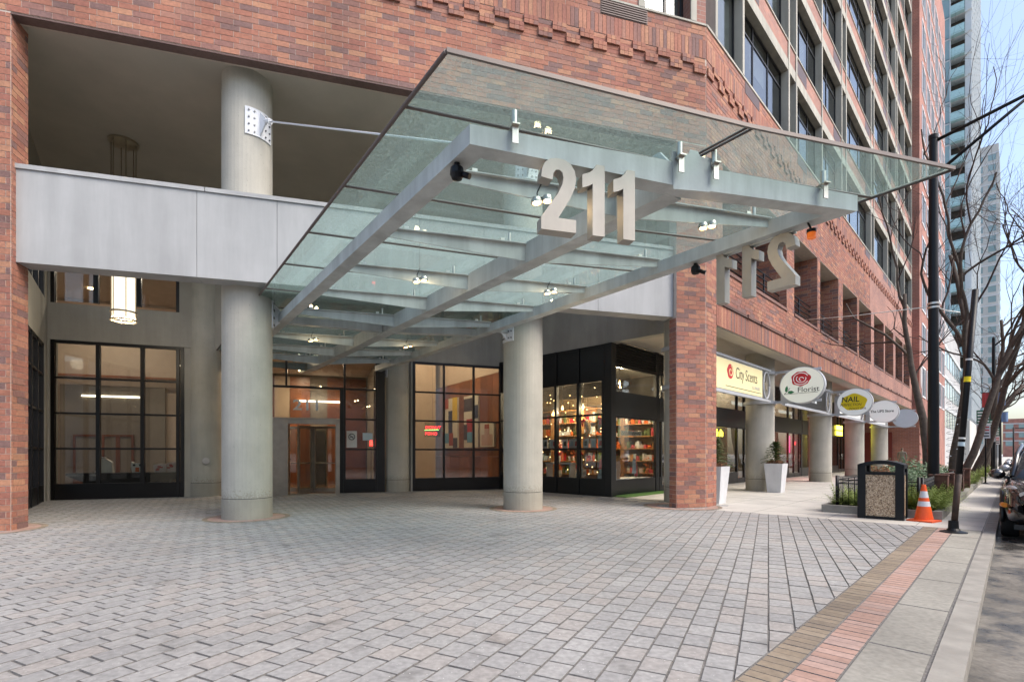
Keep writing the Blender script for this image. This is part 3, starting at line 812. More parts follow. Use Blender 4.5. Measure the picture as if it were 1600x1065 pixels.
# left wall of the court (faces +b of LW)
l2 = MB(); l2.box(LW, -.1, .55, -.4, .02, 0, CEIL); l2.box(LW, .55, 6.4, -.4, .015, 4.4, 5.70); l2.box(LW, .55, 6.4, -.4, .01, 7.3, CEIL); l2.box(LW, 4.6, 6.4, -.4, .012, 0, 4.4)
l2.build('court_side_wall', M['conc_warm'], bld)
f = MB()
for q in (.55, 1.5, 2.5, 3.5, 4.52): f.box(LW, q, q + .08, -.12, .0, 0, 4.4); f.box(LW, q, q + .08, -.12, .0, 5.70, 7.3)
for z in (.0, 1.46, 2.49, 3.52, 4.33): f.box(LW, .63, 4.52, -.10, -.02, z, z + (.47 if z == 0 else .06))
sd_o = f.build('side_window', M['black'], bld)
for q in (.63, 1.58, 2.58, 3.58):
    g = MB(); g.box(LW, q, q + .92, -.07, -.058, .47, 4.33); g.build('pane', M['pane'], sd_o)
    g = MB(); g.box(LW, q, q + .92, -.07, -.058, 5.70, 7.3); g.build('pane', M['pane'], sd_o)

# ---------------------------------------------------------------- lobby interior
M['peach'] = plain('peach_wall', (.50, .40, .31), .8, var=.05)
M['taupe'] = plain('taupe_wall', (.22, .19, .155), .8, var=.06)
M['wood'] = plain('walnut_panel', (.24, .085, .035), .35, var=.35, scale=1.5)
M['cove'] = emit('cove_light', (1, .88, .68), 5.0)
M['wood2'] = plain('walnut_panel_dark', (.17, .055, .022), .35, var=.35, scale=1.5)
fl = MB(); fl.prism([BW.p(-7, .07)[:2], BW.p(14.4, .07)[:2], BW.p(14.4, 9)[:2], BW.p(-7, 9)[:2]], -.02, .02); fl.build('lobby_floor', M['terrazzo'], bld)
lc = MB(); lc.prism([BW.p(-7, .36)[:2], BW.p(14.6, .36)[:2], BW.p(14.6, 9)[:2], BW.p(-7, 9)[:2]], 7.45, 7.55); lc.build('lobby_ceiling', M['peach'], bld)
lc = MB(); lc.prism([BW.p(4.4, .2)[:2], BW.p(9.4, .2)[:2], BW.p(9.4, 6)[:2], BW.p(4.4, 6)[:2]], 4.7, 4.8); lc.build('vestibule_ceiling', M['peach'], bld)
lw = MB(); lw.box(BW, -7, 5.0, 6.5, 6.7, 0, 7.5); lw.box(BW, -3.4, -3.2, .42, 6.5, 0, 7.45); lw.box(BW, 4.6, 4.8, .8, 6.5, 0, 7.45); lw.build('lobby_wall', M['peach'], bld)
b = MB(); b.box(BW, 4.8, 9.4, 5.2, 5.4, 0, 4.7); b.box(BW, 9.25, 9.39, 1.6, 5.2, 0, 4.7); b.build('vestibule_wall', M['taupe'], bld)
for q0, q1, m_ in ((4.85, 5.5, 'wood2'), (5.52, 6.1, 'peach'), (6.12, 6.9, 'wood'), (7.6, 8.3, 'wood'), (8.32, 9.2, 'wood2')):
    b = MB(); b.box(BW, q0, q1, 5.1, 5.19, .02, 4.6); b.build('vestibule_panel', M[m_], bld)
b = MB(); b.box(BW, 6.95, 7.55, 5.12, 5.19, .02, 2.3); b.build('inner_door', M['black'], bld)
b = MB(); b.box(BW, 6.4, 8.2, 5.0, 5.09, 3.55, 3.60); b.build('cove_light', M['cove'], bld)
b = MB(); b.box(BW, 5.0, 6.2, 3.2, 3.9, .02, 1.1); b.box(BW, 4.95, 6.25, 3.15, 3.95, 1.1, 1.16); b.build('reception_desk', M['wood'], bld)
lw = MB(); lw.box(BW, -2.2, 1.3, 6.3, 6.49, 0, 4.05); lw.build('lobby_feature_wall', M['taupe'], bld)
b = MB(); b.box(BW, -1.5, .42, 6.26, 6.299, 3.60, 3.65); b.build('cove_light', M['cove'], bld)
b = MB(); b.box(BW, -2.6, 1.8, 5.9, 6.3, 4.35, 4.42); b.build('wall_shelf', M['wood'], bld)
for a in (-1.75, -.82, -.3):
    b = MB(); ww = .75 if a < -1 else .46
    b.box(BW, a, a + .08, 6.2, 6.29, .02, 2.1); b.box(BW, a + ww, a + ww + .08, 6.2, 6.29, .02, 2.1); b.box(BW, a + .08, a + ww, 6.2, 6.29, 2.02, 2.1); b.box(BW, a + .08, a + ww, 6.2, 6.29, .02, .3)
    do = b.build('inner_door', M['wood2'], bld); g = MB(); g.box(BW, a + .08, a + ww, 6.24, 6.25, .3, 2.02); g.build('pane', M['taupe'], do)
# wood panelled room behind the middle screen
def panels(fr, a0, a1, b0, b1, z0, z1, w):
    n = max(1, round((a1 - a0) / w)); ww = (a1 - a0) / n
    for i in range(n):
        for zz0, zz1 in ((z0, z0 + 1.2), (z0 + 1.21, z1)):
            p = MB(); p.box(fr, a0 + i * ww + .006, a0 + (i + 1) * ww - .006, b0, b1, zz0 + .005, zz1 - .005); p.build('wood_panel', M['wood'] if (i + (zz0 > z0)) % 2 else M['wood2'], bld)
WW = Frame(-.25, 19.80, -32.0)        # panelled wall running back from the right end of the middle screen; its face is +b
panels(WW, .0, 8.0, -.1, .0, .02, 4.55, .95)
b = MB(); b.box(WW, -.3, 8.2, -.2, -.1, 0.02, 7.4); b.box(WW, -.3, 8.2, -.099, .0, 4.56, 7.4); b.build('lobby_wall', M['peach'], bld)
b = MB(); b.box(BW, 9.4, 12.5, 6.0, 6.2, .02, 7.4); b.box(BW, 9.75, 10.45, 3.6, 4.3, 0.02, 7.4); b.build('lobby_wall', M['peach'], bld)
b = MB(); b.box(BW, 9.42, 9.6, .7, 6.0, .02, 4.1); b.build('wood_wall', M['wood2'], bld)
# coloured block pictures and a portrait on the panelled wall
cols = {'cream': (.62, .58, .45), 'navy': (.03, .04, .07), 'yellow': (.65, .45, .05), 'rust': (.35, .07, .03), 'blue': (.12, .30, .42), 'red': (.38, .03, .03), 'dark': (.06, .05, .05), 'skin': (.5, .33, .26)}
for k, c in cols.items(): M['art_' + k] = plain('art_' + k, c, .6, var=.05)
def art(a, z, w, h, blocks, label, fr, b):
    o = thing('wall_picture', label, 'picture', fr.p(a + w / 2, b, z), 'pictures on the panelled lobby wall')
    p = MB(); p.box(fr, a, a + w, b - .043, b + .04, z, z + h); p.build('canvas', M['art_cream'], o)
    for i, (x0, x1, y0, y1, c) in enumerate(blocks):
        p = MB(); p.box(fr, a + x0 * w, a + x1 * w, b + .041, b + .046 + i * .0015, z + y0 * h, z + y1 * h); p.build('colour_block', M['art_' + c], o)
art(4.07, 1.6, 1.45, 2.3, [(.35, .65, .3, .75, 'navy'), (0, .35, .55, 1, 'yellow'), (.6, 1, .1, .3, 'blue'), (.3, .6, .05, .3, 'rust'), (0, .3, 0, .2, 'dark'), (.65, 1, .8, 1, 'rust')], 'tall abstract with yellow and navy blocks behind lobby glass', WW, .045)
art(2.1, 1.6, 1.3, 2.25, [(.4, 1, .7, .95, 'dark'), (.25, .8, .3, .55, 'red'), (0, .4, .55, .8, 'navy'), (.75, 1, .15, .45, 'dark'), (.4, .75, .1, .3, 'blue')], 'tall abstract with red and blue blocks behind lobby glass', WW, .045)
art(.75, 1.62, 1.15, 1.0, [(.1, .9, .05, .5, 'skin'), (.33, .67, .5, .85, 'skin'), (.34, .66, .74, .92, 'rust')], 'pale portrait print on walnut panelling behind lobby glass', WW, .045)
# small neon sign seen in the middle window
M['neon_red'] = emit('neon_red', (1, .04, .05), 3.0); M['neon_green'] = emit('neon_green', (.3, .9, .15), 3.0); M['neon_yellow'] = emit('neon_yellow', (1, .85, .05), 6.0)
def text(body, size, mat, org, fr, parent, name='lettering', depth=.004, align='LEFT', squash=1.0, slant=0.0, flip=False, off=0.0, az=None):
    cu = bpy.data.curves.new('t', 'FONT'); cu.body = body; cu.size = size; cu.extrude = depth / 2; cu.align_x = align; cu.shear = slant; cu.offset = off; cu.resolution_u = 3
    to = bpy.data.objects.new('t', cu); COL.objects.link(to)
    dg = bpy.context.evaluated_depsgraph_get(); dg.update()
    me = bpy.data.meshes.new_from_object(to.evaluated_get(dg)); bpy.data.objects.remove(to); bpy.data.curves.remove(cu)
    me.materials.clear(); me.materials.append(mat); me.name = name
    return link_mesh(name, me, parent, org, (R(90), 0, (fr.rotz() if az is None else az)), (squash, 1, 1))
ns = thing('neon_sign', 'small red and green neon sign glowing inside the middle lobby window', 'neon sign', BW.p(11.0, .5, 2.0))
text('DONUT', .16, M['neon_red'], BW.p(10.99, .45, 2.26), BW, ns, slant=.2)
b = MB(); b.tube([BW.p(10.98, .45, 2.21), BW.p(11.5, .45, 2.23)], .012, 6); b.build('green_tube', M['neon_green'], ns)
text('POHO', .16, M['neon_red'], BW.p(10.99, .45, 2.03), BW, ns, slant=.0)
b = MB(); b.tube([BW.p(11.28, .47, 2.5), BW.p(11.28, .47, 4.53)], .006, 5); b.box(BW, 10.98, 11.58, .468, .476, 1.96, 2.5); b.build('hanger', M['pane'], ns)
# table with stretch cover and three bags
M['black_cloth'] = plain('black_cloth', (.012, .012, .014), .8, var=.2)
tb = thing('cloth_table', 'long folding table in black stretch cover inside left lobby window', 'table', BW.p(1.75, .95, .02))
t = MB(); prof = [(-.92, .02), (-.98, .16), (-1.05, .34), (-1.15, .48), (-1.43, .62), (-1.56, .68), (-1.56, .74), (1.56, .74), (1.56, .68), (1.43, .62), (1.15, .48), (1.05, .34), (.98, .16), (.92, .02)]
t.extrude(list(reversed(prof)), BW.p(1.75, .62, 0), (*BW.d, 0), (0, 0, 1), tuple(Vector((*BW.n, 0)) * .7)); t.build('table_cover', M['black_cloth'], tb)
t = MB(); t.box(BW, .2, 3.3, .63, 1.31, .74, .745); t.build('table_top', M['black_cloth'], tb)
M['bag_white'] = plain('white_canvas', (.75, .72, .65), .8, var=.05); M['bag_check'] = plain('red_white_print', (.6, .5, .48), .8, var=.1)
M['bag_red'] = plain('red_print', (.50, .03, .04), .7, var=.1); M['orange'] = plain('orange_felt', (.75, .16, .03), .8, var=.05)
bg1 = thing('paper_bag', 'white pointed paper bag at left end of black lobby table', 'bag', BW.p(1.05, .95, .74))
t = MB(); t.extrude([(-.24, 0), (.24, 0), (.2, .34), (.03, .46), (-.05, .46)], BW.p(1.05, .88, .74), (*BW.d, 0), (0, 0, 1), tuple(Vector((*BW.n, 0)) * .16)); t.build('bag_body', M['bag_white'], bg1)
t = MB(); t.extrude([(-.05, .47), (.03, .47), (.05, .5), (-.07, .5)], BW.p(1.05, .9, .74), (*BW.d, 0), (0, 0, 1), tuple(Vector((*BW.n, 0)) * .1)); t.build('bag_handle', M['bag_white'], bg1)
bg2 = thing('owl_bag', 'white owl shaped bag with orange beak in middle of black lobby table', 'bag', BW.p(1.93, .95, .74))
ow = [(-.14, 0), (.14, 0), (.17, .2), (.15, .36), (.11, .31), (0, .30), (-.11, .31), (-.16, .36), (-.17, .2)]
t = MB(); t.extrude(ow, BW.p(1.93, .88, .74), (*BW.d, 0), (0, 0, 1), tuple(Vector((*BW.n, 0)) * .16)); t.build('bag_body', M['bag_white'], bg2)
t = MB(); t.extrude([(-.05, .03), (.05, .03), (.045, .17), (-.045, .17)], BW.p(1.93, .87, .74), (*BW.d, 0), (0, 0, 1), tuple(Vector((*BW.n, 0)) * .008)); t.build('beak', M['orange'], bg2)
for e in (-.08, .08):
    t = MB(); t.extrude([(e + .035 * math.cos(k * math.pi / 6), .24 + .035 * math.sin(k * math.pi / 6)) for k in range(12)], BW.p(1.93, .87, .74), (*BW.d, 0), (0, 0, 1), tuple(Vector((*BW.n, 0)) * .008)); t.build('eye', M['black'], bg2)
bg3 = thing('gift_bag', 'red and white printed gift bags at right end of black lobby table', 'bag', BW.p(2.75, .95, .74))
for i, (dx, w, h, rot) in enumerate(((-.2, .32, .26, 0), (.1, .34, .3, .05), (.24, .26, .36, 0))):
    t = MB(); t.extrude([(-w / 2, 0), (w / 2, 0), (w / 2 + .02, h), (0, h + .03), (-w / 2 - .02, h - .02)], BW.p(2.75 + dx, .84 + i * .09, .74), (*BW.d, 0), (0, 0, 1), tuple(Vector((*BW.n, 0)) * .085)); bo = t.build('bag_body', M['bag_check'], bg3)
    for k in range(6):
        q = random.uniform(-w / 2 + .05, w / 2 - .05); zz = random.uniform(.05, h - .05)
        t = MB(); t.box(BW, 2.75 + dx + q - .04, 2.75 + dx + q + .04, .83 + i * .09, .838 + i * .09, .74 + zz - .02, .74 + zz + .02); t.build('print', M['bag_red'], bo)

# ---------------------------------------------------------------- revolving door
M['bronze_door'] = plain('bronze_metal', (.42, .37, .31), .32, metal=.85, var=.12, scale=4)
rdv = thing('revolving_door', 'stainless steel revolving door under the small 211 on glass', 'door', BW.p(7.2, -.2, 0))
b = MB(); b.box(BW, 5.85, 6.42, -.62, .3, 0, 2.46); b.build('side_panel', M['bronze_door'], rdv)
b = MB(); b.box(BW, 7.86, 7.99, -.52, .3, 0, 2.46); b.build('side_panel', M['bronze_door'], rdv)
b = MB(); b.box(BW, 5.85, 7.99, -.63, .3, 2.462, 2.50); b.box(BW, 6.42, 7.86, -.6, -.45, 2.30, 2.46); b.build('canopy_ring', M['bronze_door'], rdv)
cx, cy = 7.14, .45
for k, ang in enumerate((28, 118, 208, 298)):
    t = R(ang); F = Frame(*BW.p(cx, cy)[:2], 70.2 + ang)
    w = MB(); w.box(F, .03, .09, -.025, .025, .03, 2.28); w.box(F, .86, .94, -.025, .025, .03, 2.28); w.box(F, .09, .86, -.025, .025, .03, .17); w.box(F, .09, .86, -.025, .025, 2.2, 2.28)
    wo = w.build('wing', M['bronze_door'], rdv)
    w = MB(); w.box(F, .09, .86, -.006, .006, .17, 2.2); w.build('pane', M['pane'], wo)
    w = MB(); w.tube([F.p(.1, -.06, 1.02), F.p(.85, -.06, 1.02)], .017, 8); w.build('push_bar', M['bronze_door'], wo)
w = MB(); w.cyl(*BW.p(cx, cy)[:2], .02, 2.29, .028, n=12); w.build('pivot_post', M['bronze_door'], rdv)
M['white_vinyl'] = plain('white_vinyl', (.80, .84, .85), .5, var=.02)
text('211', .48, M['white_vinyl'], BW.p(6.52, -.012, 2.80), BW, rdv, 'door_number', off=.008, squash=1.25)
# stickers on the side light
M['paper'] = plain('paper', (.72, .72, .70), .7, var=.04); M['sky_paper'] = plain('pale_blue_paper', (.5, .62, .68), .7, var=.06)
b = MB(); b.box(BW, 8.22, 8.56, -.012, -.004, 1.55, 2.12); st1 = tag(b.build('no_smoking_notice', M['paper']), 'white no smoking notice stuck on glass beside revolving door', 'notice')
cc = []
for k in range(25): cc.append(BW.p(8.39 + .1 * math.cos(k * math.pi / 12), -.016, 1.92 + .1 * math.sin(k * math.pi / 12)))
b = MB(); b.tube(cc, .012, 5); b.tube([BW.p(8.32, -.016, 1.99), BW.p(8.46, -.016, 1.85)], .01, 5); b.tube([BW.p(8.33, -.014, 1.91), BW.p(8.45, -.014, 1.925)], .011, 5); b.build('symbol', M['black'], st1)
b = MB(); b.box(BW, 8.75, 9.08, -.012, -.004, 1.8, 2.06); tag(b.build('blue_notice', M['sky_paper']), 'pale blue paper notice stuck on glass beside revolving door', 'notice')
M['neon_dim'] = emit('red_exit_light', (1, .03, .02), 5)
b = MB(); b.cyl(*BW.p(9.06, .35)[:2], 1.62, 1.82, .06, .045, 14); rl = thing('red_lamp', 'glowing red lamp behind glass at right of revolving door', 'lamp', BW.p(9.06, .35, .02)); b.build('shade', M['neon_dim'], rl); b = MB(); b.tube([BW.p(9.06, .35, .02), BW.p(9.06, .35, 1.62)], .012, 6); b.cyl(*BW.p(9.06, .35)[:2], .02, .04, .12, n=14); b.build('stand', M['black'], rl)
# round wall speaker / standpipe cap by the left rear column
b = MB(); xx, yy = BCOL[0]; q = Vector((xx, yy, 1.12)) + Vector((-xx, -yy, 0)).normalized() * .475; e = Vector((-xx, -yy, 0)).normalized()
b.tube([q, q + e * .06], .10, 16); b.tube([q + e * .06, q + e * .09], .07, 16); b.build('pipe_cap', M['stainless'], bld)

# ---------------------------------------------------------------- lobby lamps (lit in the photograph)
M['bulb'] = emit('warm_bulb', (1, .72, .38), 10)
def ceiling_lamp(p, watts, size=.5, col=(1, .84, .66)):
    L = bpy.data.lights.new('lamp_light', 'AREA'); L.shape = 'DISK'; L.size = size; L.energy = watts; L.color = col
    o = bpy.data.objects.new('lamp_light', L); COL.objects.link(o); o.location = (p[0], p[1], p[2] - .05); attach(o, bld)
    b = MB(); b.cyl(p[0], p[1], p[2] - .03, p[2], .09, n=12); b.build('ceiling_lamp', M['bulb'], bld)
for a, bb, e in ((.4, 2.2, 38), (2.8, 2.2, 38), (-.6, 4.6, 42)): ceiling_lamp(BW.p(a, bb, 7.44), e)
for a, bb, e in ((5.6, 1.4, 22), (7.6, 1.6, 22), (6.6, 3.8, 30)): ceiling_lamp(BW.p(a, bb, 4.68), e, .3, (1, .76, .5))
for a, bb, e in ((10.9, 1.6, 60), (12.4, 1.6, 60), (11.2, 4.4, 70)): ceiling_lamp(BW.p(a, bb, 7.44), e, .4, (1, .78, .55))

# ---------------------------------------------------------------- florist shop on the corner
SR = [.52, 1.49, 2.58, 3.66]
SF = Frame(*ST.p(10.47, 7.95)[:2], 44.4 - 90)          # shop front: a runs back from the corner, outside is +b
def shop_front():
    f = MB(); zt = 4.78
    cols_ = [.02, 1.0, 1.95, 2.9, 3.85, 4.66]
    for c in cols_: f.box(SF, c, c + .10, -.07, .06, 0, zt)
    for p, q in zip(cols_[:-1], cols_[1:]):
        for z in SR: f.box(SF, p + .1, q, -.05, .035, z - .03, z + .03)
        f.box(SF, p + .1, q, -.05, .035, zt - .06, zt)
    o = f.build('shop_window', M['black'], bld)
    for p, q in zip(cols_[:-1], cols_[1:]):
        for z0, z1 in zip(SR[:-1], SR[1:]):
            g = MB(); g.box(SF, p + .1, q, -.012, .0, z0 + .03, z1 - .03); g.build('pane', M['pane'], o)
        k = MB(); k.box(SF, p + .1, q, -.04, .03, 0, SR[0] - .03); k.build('kick_plate', M['black_panel'], o)
        k = MB(); k.box(SF, p + .1, q, -.04, .02, SR[-1] + .03, zt - .06); k.build('blank_panel', M['black_panel'], o)
    return o
sf_o = shop_front()
cp = MB(); cp.box(ST, 10.40, 10.66, 7.70, 7.955, 0, 4.785); cp.build('corner_post', M['black'], bld)
def arcade_front(s0, s1, door=None, b=7.92):
    """storefront bay along the arcade; outside is -b of ST"""
    f = MB(); f.box(ST, s0, s0 + .1, b - .05, b + .06, 0, 4.94); f.box(ST, s1 - .1, s1, b - .05, b + .06, 0, 4.94)
    x = [s0 + .1] + ([door[0], door[0] + (door[1] - door[0]) / 2, door[1]] if door else []) + [s1 - .1]
    for c in x[1:-1]: f.box(ST, c - .05, c + .05, b - .045, b + .055, 0, 4.2)
    f.box(ST, s0 + .1, s1 - .1, b - .044, b + .054, 2.5, 2.58); f.box(ST, s0 + .1, s1 - .1, b - .044, b + .054, 4.12, 4.2)
    o = f.build('storefront', M['black'], bld)
    k = MB(); k.box(ST, s0 + .1, s1 - .1, b - .06, b + .04, 2.581, 3.34); k.build('sign_band', M['black_panel'], o)
    g = MB(); g.box(ST, s0 + .1, s1 - .1, b, b + .012, 3.342, 4.119); g.build('pane', M['pane'], o)
    for k_ in range(9):
        l = MB(); l.box(ST, s0 + .1, s1 - .1, b - .05, b + .02, 4.22 + k_ * .08, 4.26 + k_ * .08); l.build('louver_slat', M['black_panel'], o)
    l = MB(); l.box(ST, s0 + .1, s1 - .1, b + .03, b + .04, 4.201, 4.94); l.build('louver_back', M['black'], o)
    for p, q in zip(x[:-1], x[1:]):
        isd = door and door[0] - .01 <= p < door[1] - .01
        kz = .22 if isd else .5
        k = MB(); k.box(ST, p + .05, q - .05, b - .04, b + .04, 0, kz); k.build('kick_plate', M['black_panel'], o)
        g = MB(); g.box(ST, p + .05, q - .05, b, b + .012, kz, 2.499); g.build('pane', M['pane'], o)
        if isd:
            h = MB(); h.tube([ST.p(q - .12, b - .08, .9), ST.p(q - .12, b - .08, 1.3)], .015, 6); h.tube([ST.p(q - .12, b - .08, 1.0), ST.p(q - .12, b - .03, 1.0)], .01, 5); h.build('door_handle', M['stainless'], o)
    return o
arcade_front(10.665, 13.6); arcade_front(13.61, 18.4, (13.9, 15.5)); arcade_front(18.41, 23.6, (21.0, 22.8)); arcade_front(23.61, 31.0, (28.5, 30.6)); arcade_front(31.01, 38.0, (33.0, 35.0)); arcade_front(38.01, WEND - .01, (40, 42))
gt = MB(); gt.box(ST, 10.5, 13.9, 7.25, 7.86, .002, .02); tag(gt.build('green_mat', M['turf']), 'strip of green artificial turf along foot of corner shop window', 'mat')
# rooms behind the storefronts
rooms = MB()
for s0 in (18.4, 23.6, 31.0, 38.0, WEND): rooms.box(ST, s0 - .04, s0 + .04, 8.0, 13, .0, 4.9)
rooms.box(ST, 10.8, WEND, 13.0, 13.1, 0, 4.9); rooms.box(ST, 10.6, WEND, 8.0, 13.0, 4.96, 5.0); rooms.build('shop_room', M['conc_warm'], bld)
fl = MB(); fl.box(ST, 10.6, WEND, 7.97, 13.0, -.02, .02); fl.build('shop_floor', M['terrazzo'], bld)
# ---------------------------------------------------------------- shop contents
M['pine'] = plain('honey_pine', (.48, .24, .085), .5, var=.2, scale=4)
M['leaf'] = plain('conifer_leaf', (.10, .135, .045), .7, var=.35, scale=9)
M['leaf2'] = plain('fern_leaf', (.21, .27, .06), .65, var=.35, scale=6)
M['leaf3'] = plain('shrub_leaf', (.07, .13, .055), .6, var=.4, scale=8)
M['dry'] = plain('dry_leaf', (.17, .075, .03), .8, var=.4, scale=9)
M['wreath'] = plain('dried_wreath', (.30, .18, .06), .9, var=.5, scale=30, bump=1, bscale=60)
M['ribbon'] = plain('red_ribbon', (.55, .015, .035), .45, var=.1)
M['snow'] = plain('white_flock', (.72, .74, .76), .9, var=.08)
M['box_blue'] = plain('pale_blue_box', (.45, .54, .62), .7, var=.04)
M['pink'] = plain('coral_cloth', (.60, .10, .11), .8, var=.1)
M['shade'] = plain('shop_dark_wall', (.06, .05, .045), .8, var=.2)
M['tan_wall'] = plain('tan_backdrop', (.24, .17, .10), .8, var=.1)
b = MB(); b.box(ST, 10.85, 18.3, 12.85, 12.98, .02, 4.9); b.box(ST, 18.25, 18.35, 8.05, 12.85, .02, 4.9); b.build('shop_back_wall', M['shade'], bld)
dk = MB(); dk.box(ST, 10.55, 11.25, 8.1, 12.5, .02, .50); dk.box(ST, 11.26, 13.5, 8.1, 8.8, .02, .50); dk.build('display_deck', M['snow'], bld)
def shelf(fr, a0, a1, b0, b1, z0, z1, n, label, mat, back=True):
    o = thing('shelf_unit', label, 'shelf', fr.p((a0 + a1) / 2, (b0 + b1) / 2, z0), 'shelves in the corner shop')
    for q in (a0, a1 - .04):
        p = MB(); p.box(fr, q, q + .04, b0, b1, z0, z1); p.build('upright', mat, o)
    for i in range(n):
        z = z0 + .1 + (z1 - z0 - .14) * i / (n - 1); p = MB(); p.box(fr, a0 + .04, a1 - .04, b0, b1, z, z + .03); p.build('board', mat, o)
    if back: p = MB(); p.box(fr, a0 + .04, a1 - .04, b1 - .02, b1 - .002, z0, z1); p.build('back_panel', mat, o)
    return o
shelf(ST, 11.4, 12.2, 9.5, 9.8, .02, 3.0, 7, 'honey pine shelf unit behind the corner shop window', M['pine'])
shelf(ST, 13.4, 15.8, 11.2, 11.6, .02, 2.6, 7, 'wide pine card rack deep inside corner shop', M['pine'])
# goods on the card rack and shelves
gcol = [M['paper'], M['sky_paper'], M['pink'], M['bag_white'], M['pine'], M['orange'], M['leaf2'], M['bag_check']]
rr = random.Random(11); M['fairy'] = emit('fairy_light', (1, .62, .25), 7)
def goods(fr, a0, a1, b, zs, label, group):
    for z in zs:
        a = a0 + .02
        while a < a1 - .12:
            w = rr.uniform(.10, .2); h = rr.uniform(.13, .24)
            p = MB(); p.box(fr, a, a + w - .015, b, b + .05, z, z + h)
            tag(p.build('greeting_card', gcol[rr.randrange(8)]), label, 'card', group); a += w
goods(ST, 13.45, 15.75, 11.22, [.13 + .41 * i for i in range(6)], 'small boxed card among rows on the wide pine rack in corner shop', 'cards on the wide rack')
goods(ST, 11.45, 12.15, 9.55, [.13 + .4567 * i for i in range(1, 6)], 'small boxed ware on the pine shelf behind corner shop window', 'wares on the pine shelf')
# crowded display wall behind the shop front
for k, (a0, a1, bz) in enumerate(((.9, 2.0, 0), (2.05, 3.3, 0), (3.35, 4.6, 0), (.25, 1.7, -2.3), (1.75, 3.2, -2.3))):
    su = shelf(SF, a0, a1, bz - 1.75, bz - 1.35, .02, 2.95, 7, ['crowded display shelf nearest the corner behind the shop front', 'crowded middle display shelf behind the shop front', 'crowded display shelf farthest behind the shop front', 'crowded gift shelf seen through the arcade side shop window', 'deeper crowded gift shelf behind the arcade side shop window'][k], M['pine'], False)
    p = MB(); p.box(SF, a0, a1, bz - 1.8, bz - 1.76, .02, 3.4); p.build('backing', M['tan_wall'], su)
    for i in range(6):
        z = .02 + .13 + (2.95 - .02 - .14) * i / 6; a = a0 + .06
        while a < a1 - .16:
            w = rr.uniform(.09, .19); h = rr.uniform(.12, .34); p = MB(); m_ = gcol[rr.randrange(8)] if rr.random() < .55 else [M['ribbon'], M['orange'], M['snow'], M['wreath'], M['leaf']][rr.randrange(5)]
            x_, y_, _ = SF.p(a + w / 2, bz - 1.5)
            if rr.random() < .4: p.lathe(x_, y_, [(.001, z), (w * .38, z), (w * .48, z + h * .5), (w * .25, z + h * .8), (w * .3, z + h)], 10)
            else: p.box(SF, a, a + w - .02, bz - 1.6, bz - 1.42, z, z + h)
            o = tag(p.build('shop_ware', m_), 'small gift among the crowded ' + ['shelf nearest the corner', 'middle shelf', 'farthest shelf', 'shelf past the arcade side window', 'deeper shelf past the arcade side window'][k] + (' behind the shop front' if k < 3 else ' of the shop'), 'gift', 'wares on the crowded shelves'); a += w
garl = MB()
for k in range(120):
    a = rr.uniform(.2, 4.5); x_, y_, _ = SF.p(a, -rr.uniform(.3, 1.3)); z = rr.uniform(.6, 3.5); garl.cyl(x_, y_, z - .012, z + .012, .012, n=5)
garl.build('fairy_lights', M['fairy'], bld, kind='stuff')
# row of cards in the shop window
for i in range(12):
    a = .16 + i * .29
    for c in (1.0, 1.95, 2.9, 3.85):
        if c - .04 < a + .22 and a < c + .14: a = c + .13
    if a > 3.7: break
    p = MB(); p.extrude([(0, 0), (.21, 0), (.21, .30), (0, .30)], SF.p(a, -.10, 1.53), (*SF.d, 0), (0, 0, 1), tuple(Vector((*SF.n, 0)) * -.012))
    o = tag(p.build('window_card', M['paper']), 'white printed card in the row lining the corner shop window', 'card', 'cards lining the shop window')
    p = MB(); p.extrude([(.04, .07), (.16, .07), (.15, .22), (.05, .24)], SF.p(a, -.098, 1.53), (*SF.d, 0), (0, 0, 1), tuple(Vector((*SF.n, 0)) * .002)); p.build('print', [M['pink'], M['sky_paper'], M['art_dark']][i % 3], o)
lb = MB(); lb.box(SF, .12, 4.6, -.18, -.08, 1.50, 1.528); lb.build('card_rail', M['black'], sf_o)
# wreaths with red bows
def wreath(a, bb, z, r, label):
    o = thing('wreath', label, 'wreath', SF.p(a, bb, z), 'wreaths in the shop window')
    pts = [SF.p(a + r * math.cos(k * math.pi / 14), bb, z + r * math.sin(k * math.pi / 14)) for k in range(29)]
    p = MB(); p.tube(pts, r * .26, 8)
    for k in range(260):
        t = rr.uniform(0, 6.283); c = Vector(SF.p(a + r * math.cos(t), bb, z + r * math.sin(t))); d = Vector((rr.gauss(0, 1), rr.gauss(0, 1), rr.gauss(0, 1))).normalized(); q = c + d * r * .24; e = d * r * .14; s_ = d.orthogonal() * r * .05
        p.quad([tuple(q - s_), tuple(q + s_), tuple(q + e)])
    p.build('ring', M['wreath'], o)
    p = MB()
    for sx in (-1, 1):
        p.extrude([(0, 0), (sx * .09, .07), (sx * .15, .02), (sx * .1, -.05)] if sx < 0 else [(0, 0), (.1, -.05), (.15, .02), (.09, .07)], SF.p(a, bb + r * .35, z + r * .95), (*SF.d, 0), (0, 0, 1), tuple(Vector((*SF.n, 0)) * -.04))
        p.extrude([(0, 0), (sx * .02, -.2), (sx * .08, -.2), (sx * .04, 0)], SF.p(a, bb + r * .34, z + r * .95), (*SF.d, 0), (0, 0, 1), tuple(Vector((*SF.n, 0)) * -.02))
    p.build('bow', M['ribbon'], o)
    p = MB(); p.tube([SF.p(a, bb, z + r), SF.p(a, bb, 4.9)], .006, 4); p.build('cord', M['black'], o)
wreath(.62, -.7, 2.3, .22, 'dried wreath with red bow nearest the corner of the shop')
wreath(1.40, -.7, 2.22, .25, 'larger dried wreath with red bow in the second shop light')
wreath(1.45, -.6, 1.15, .17, 'low plain wreath standing behind the white frosted tree')
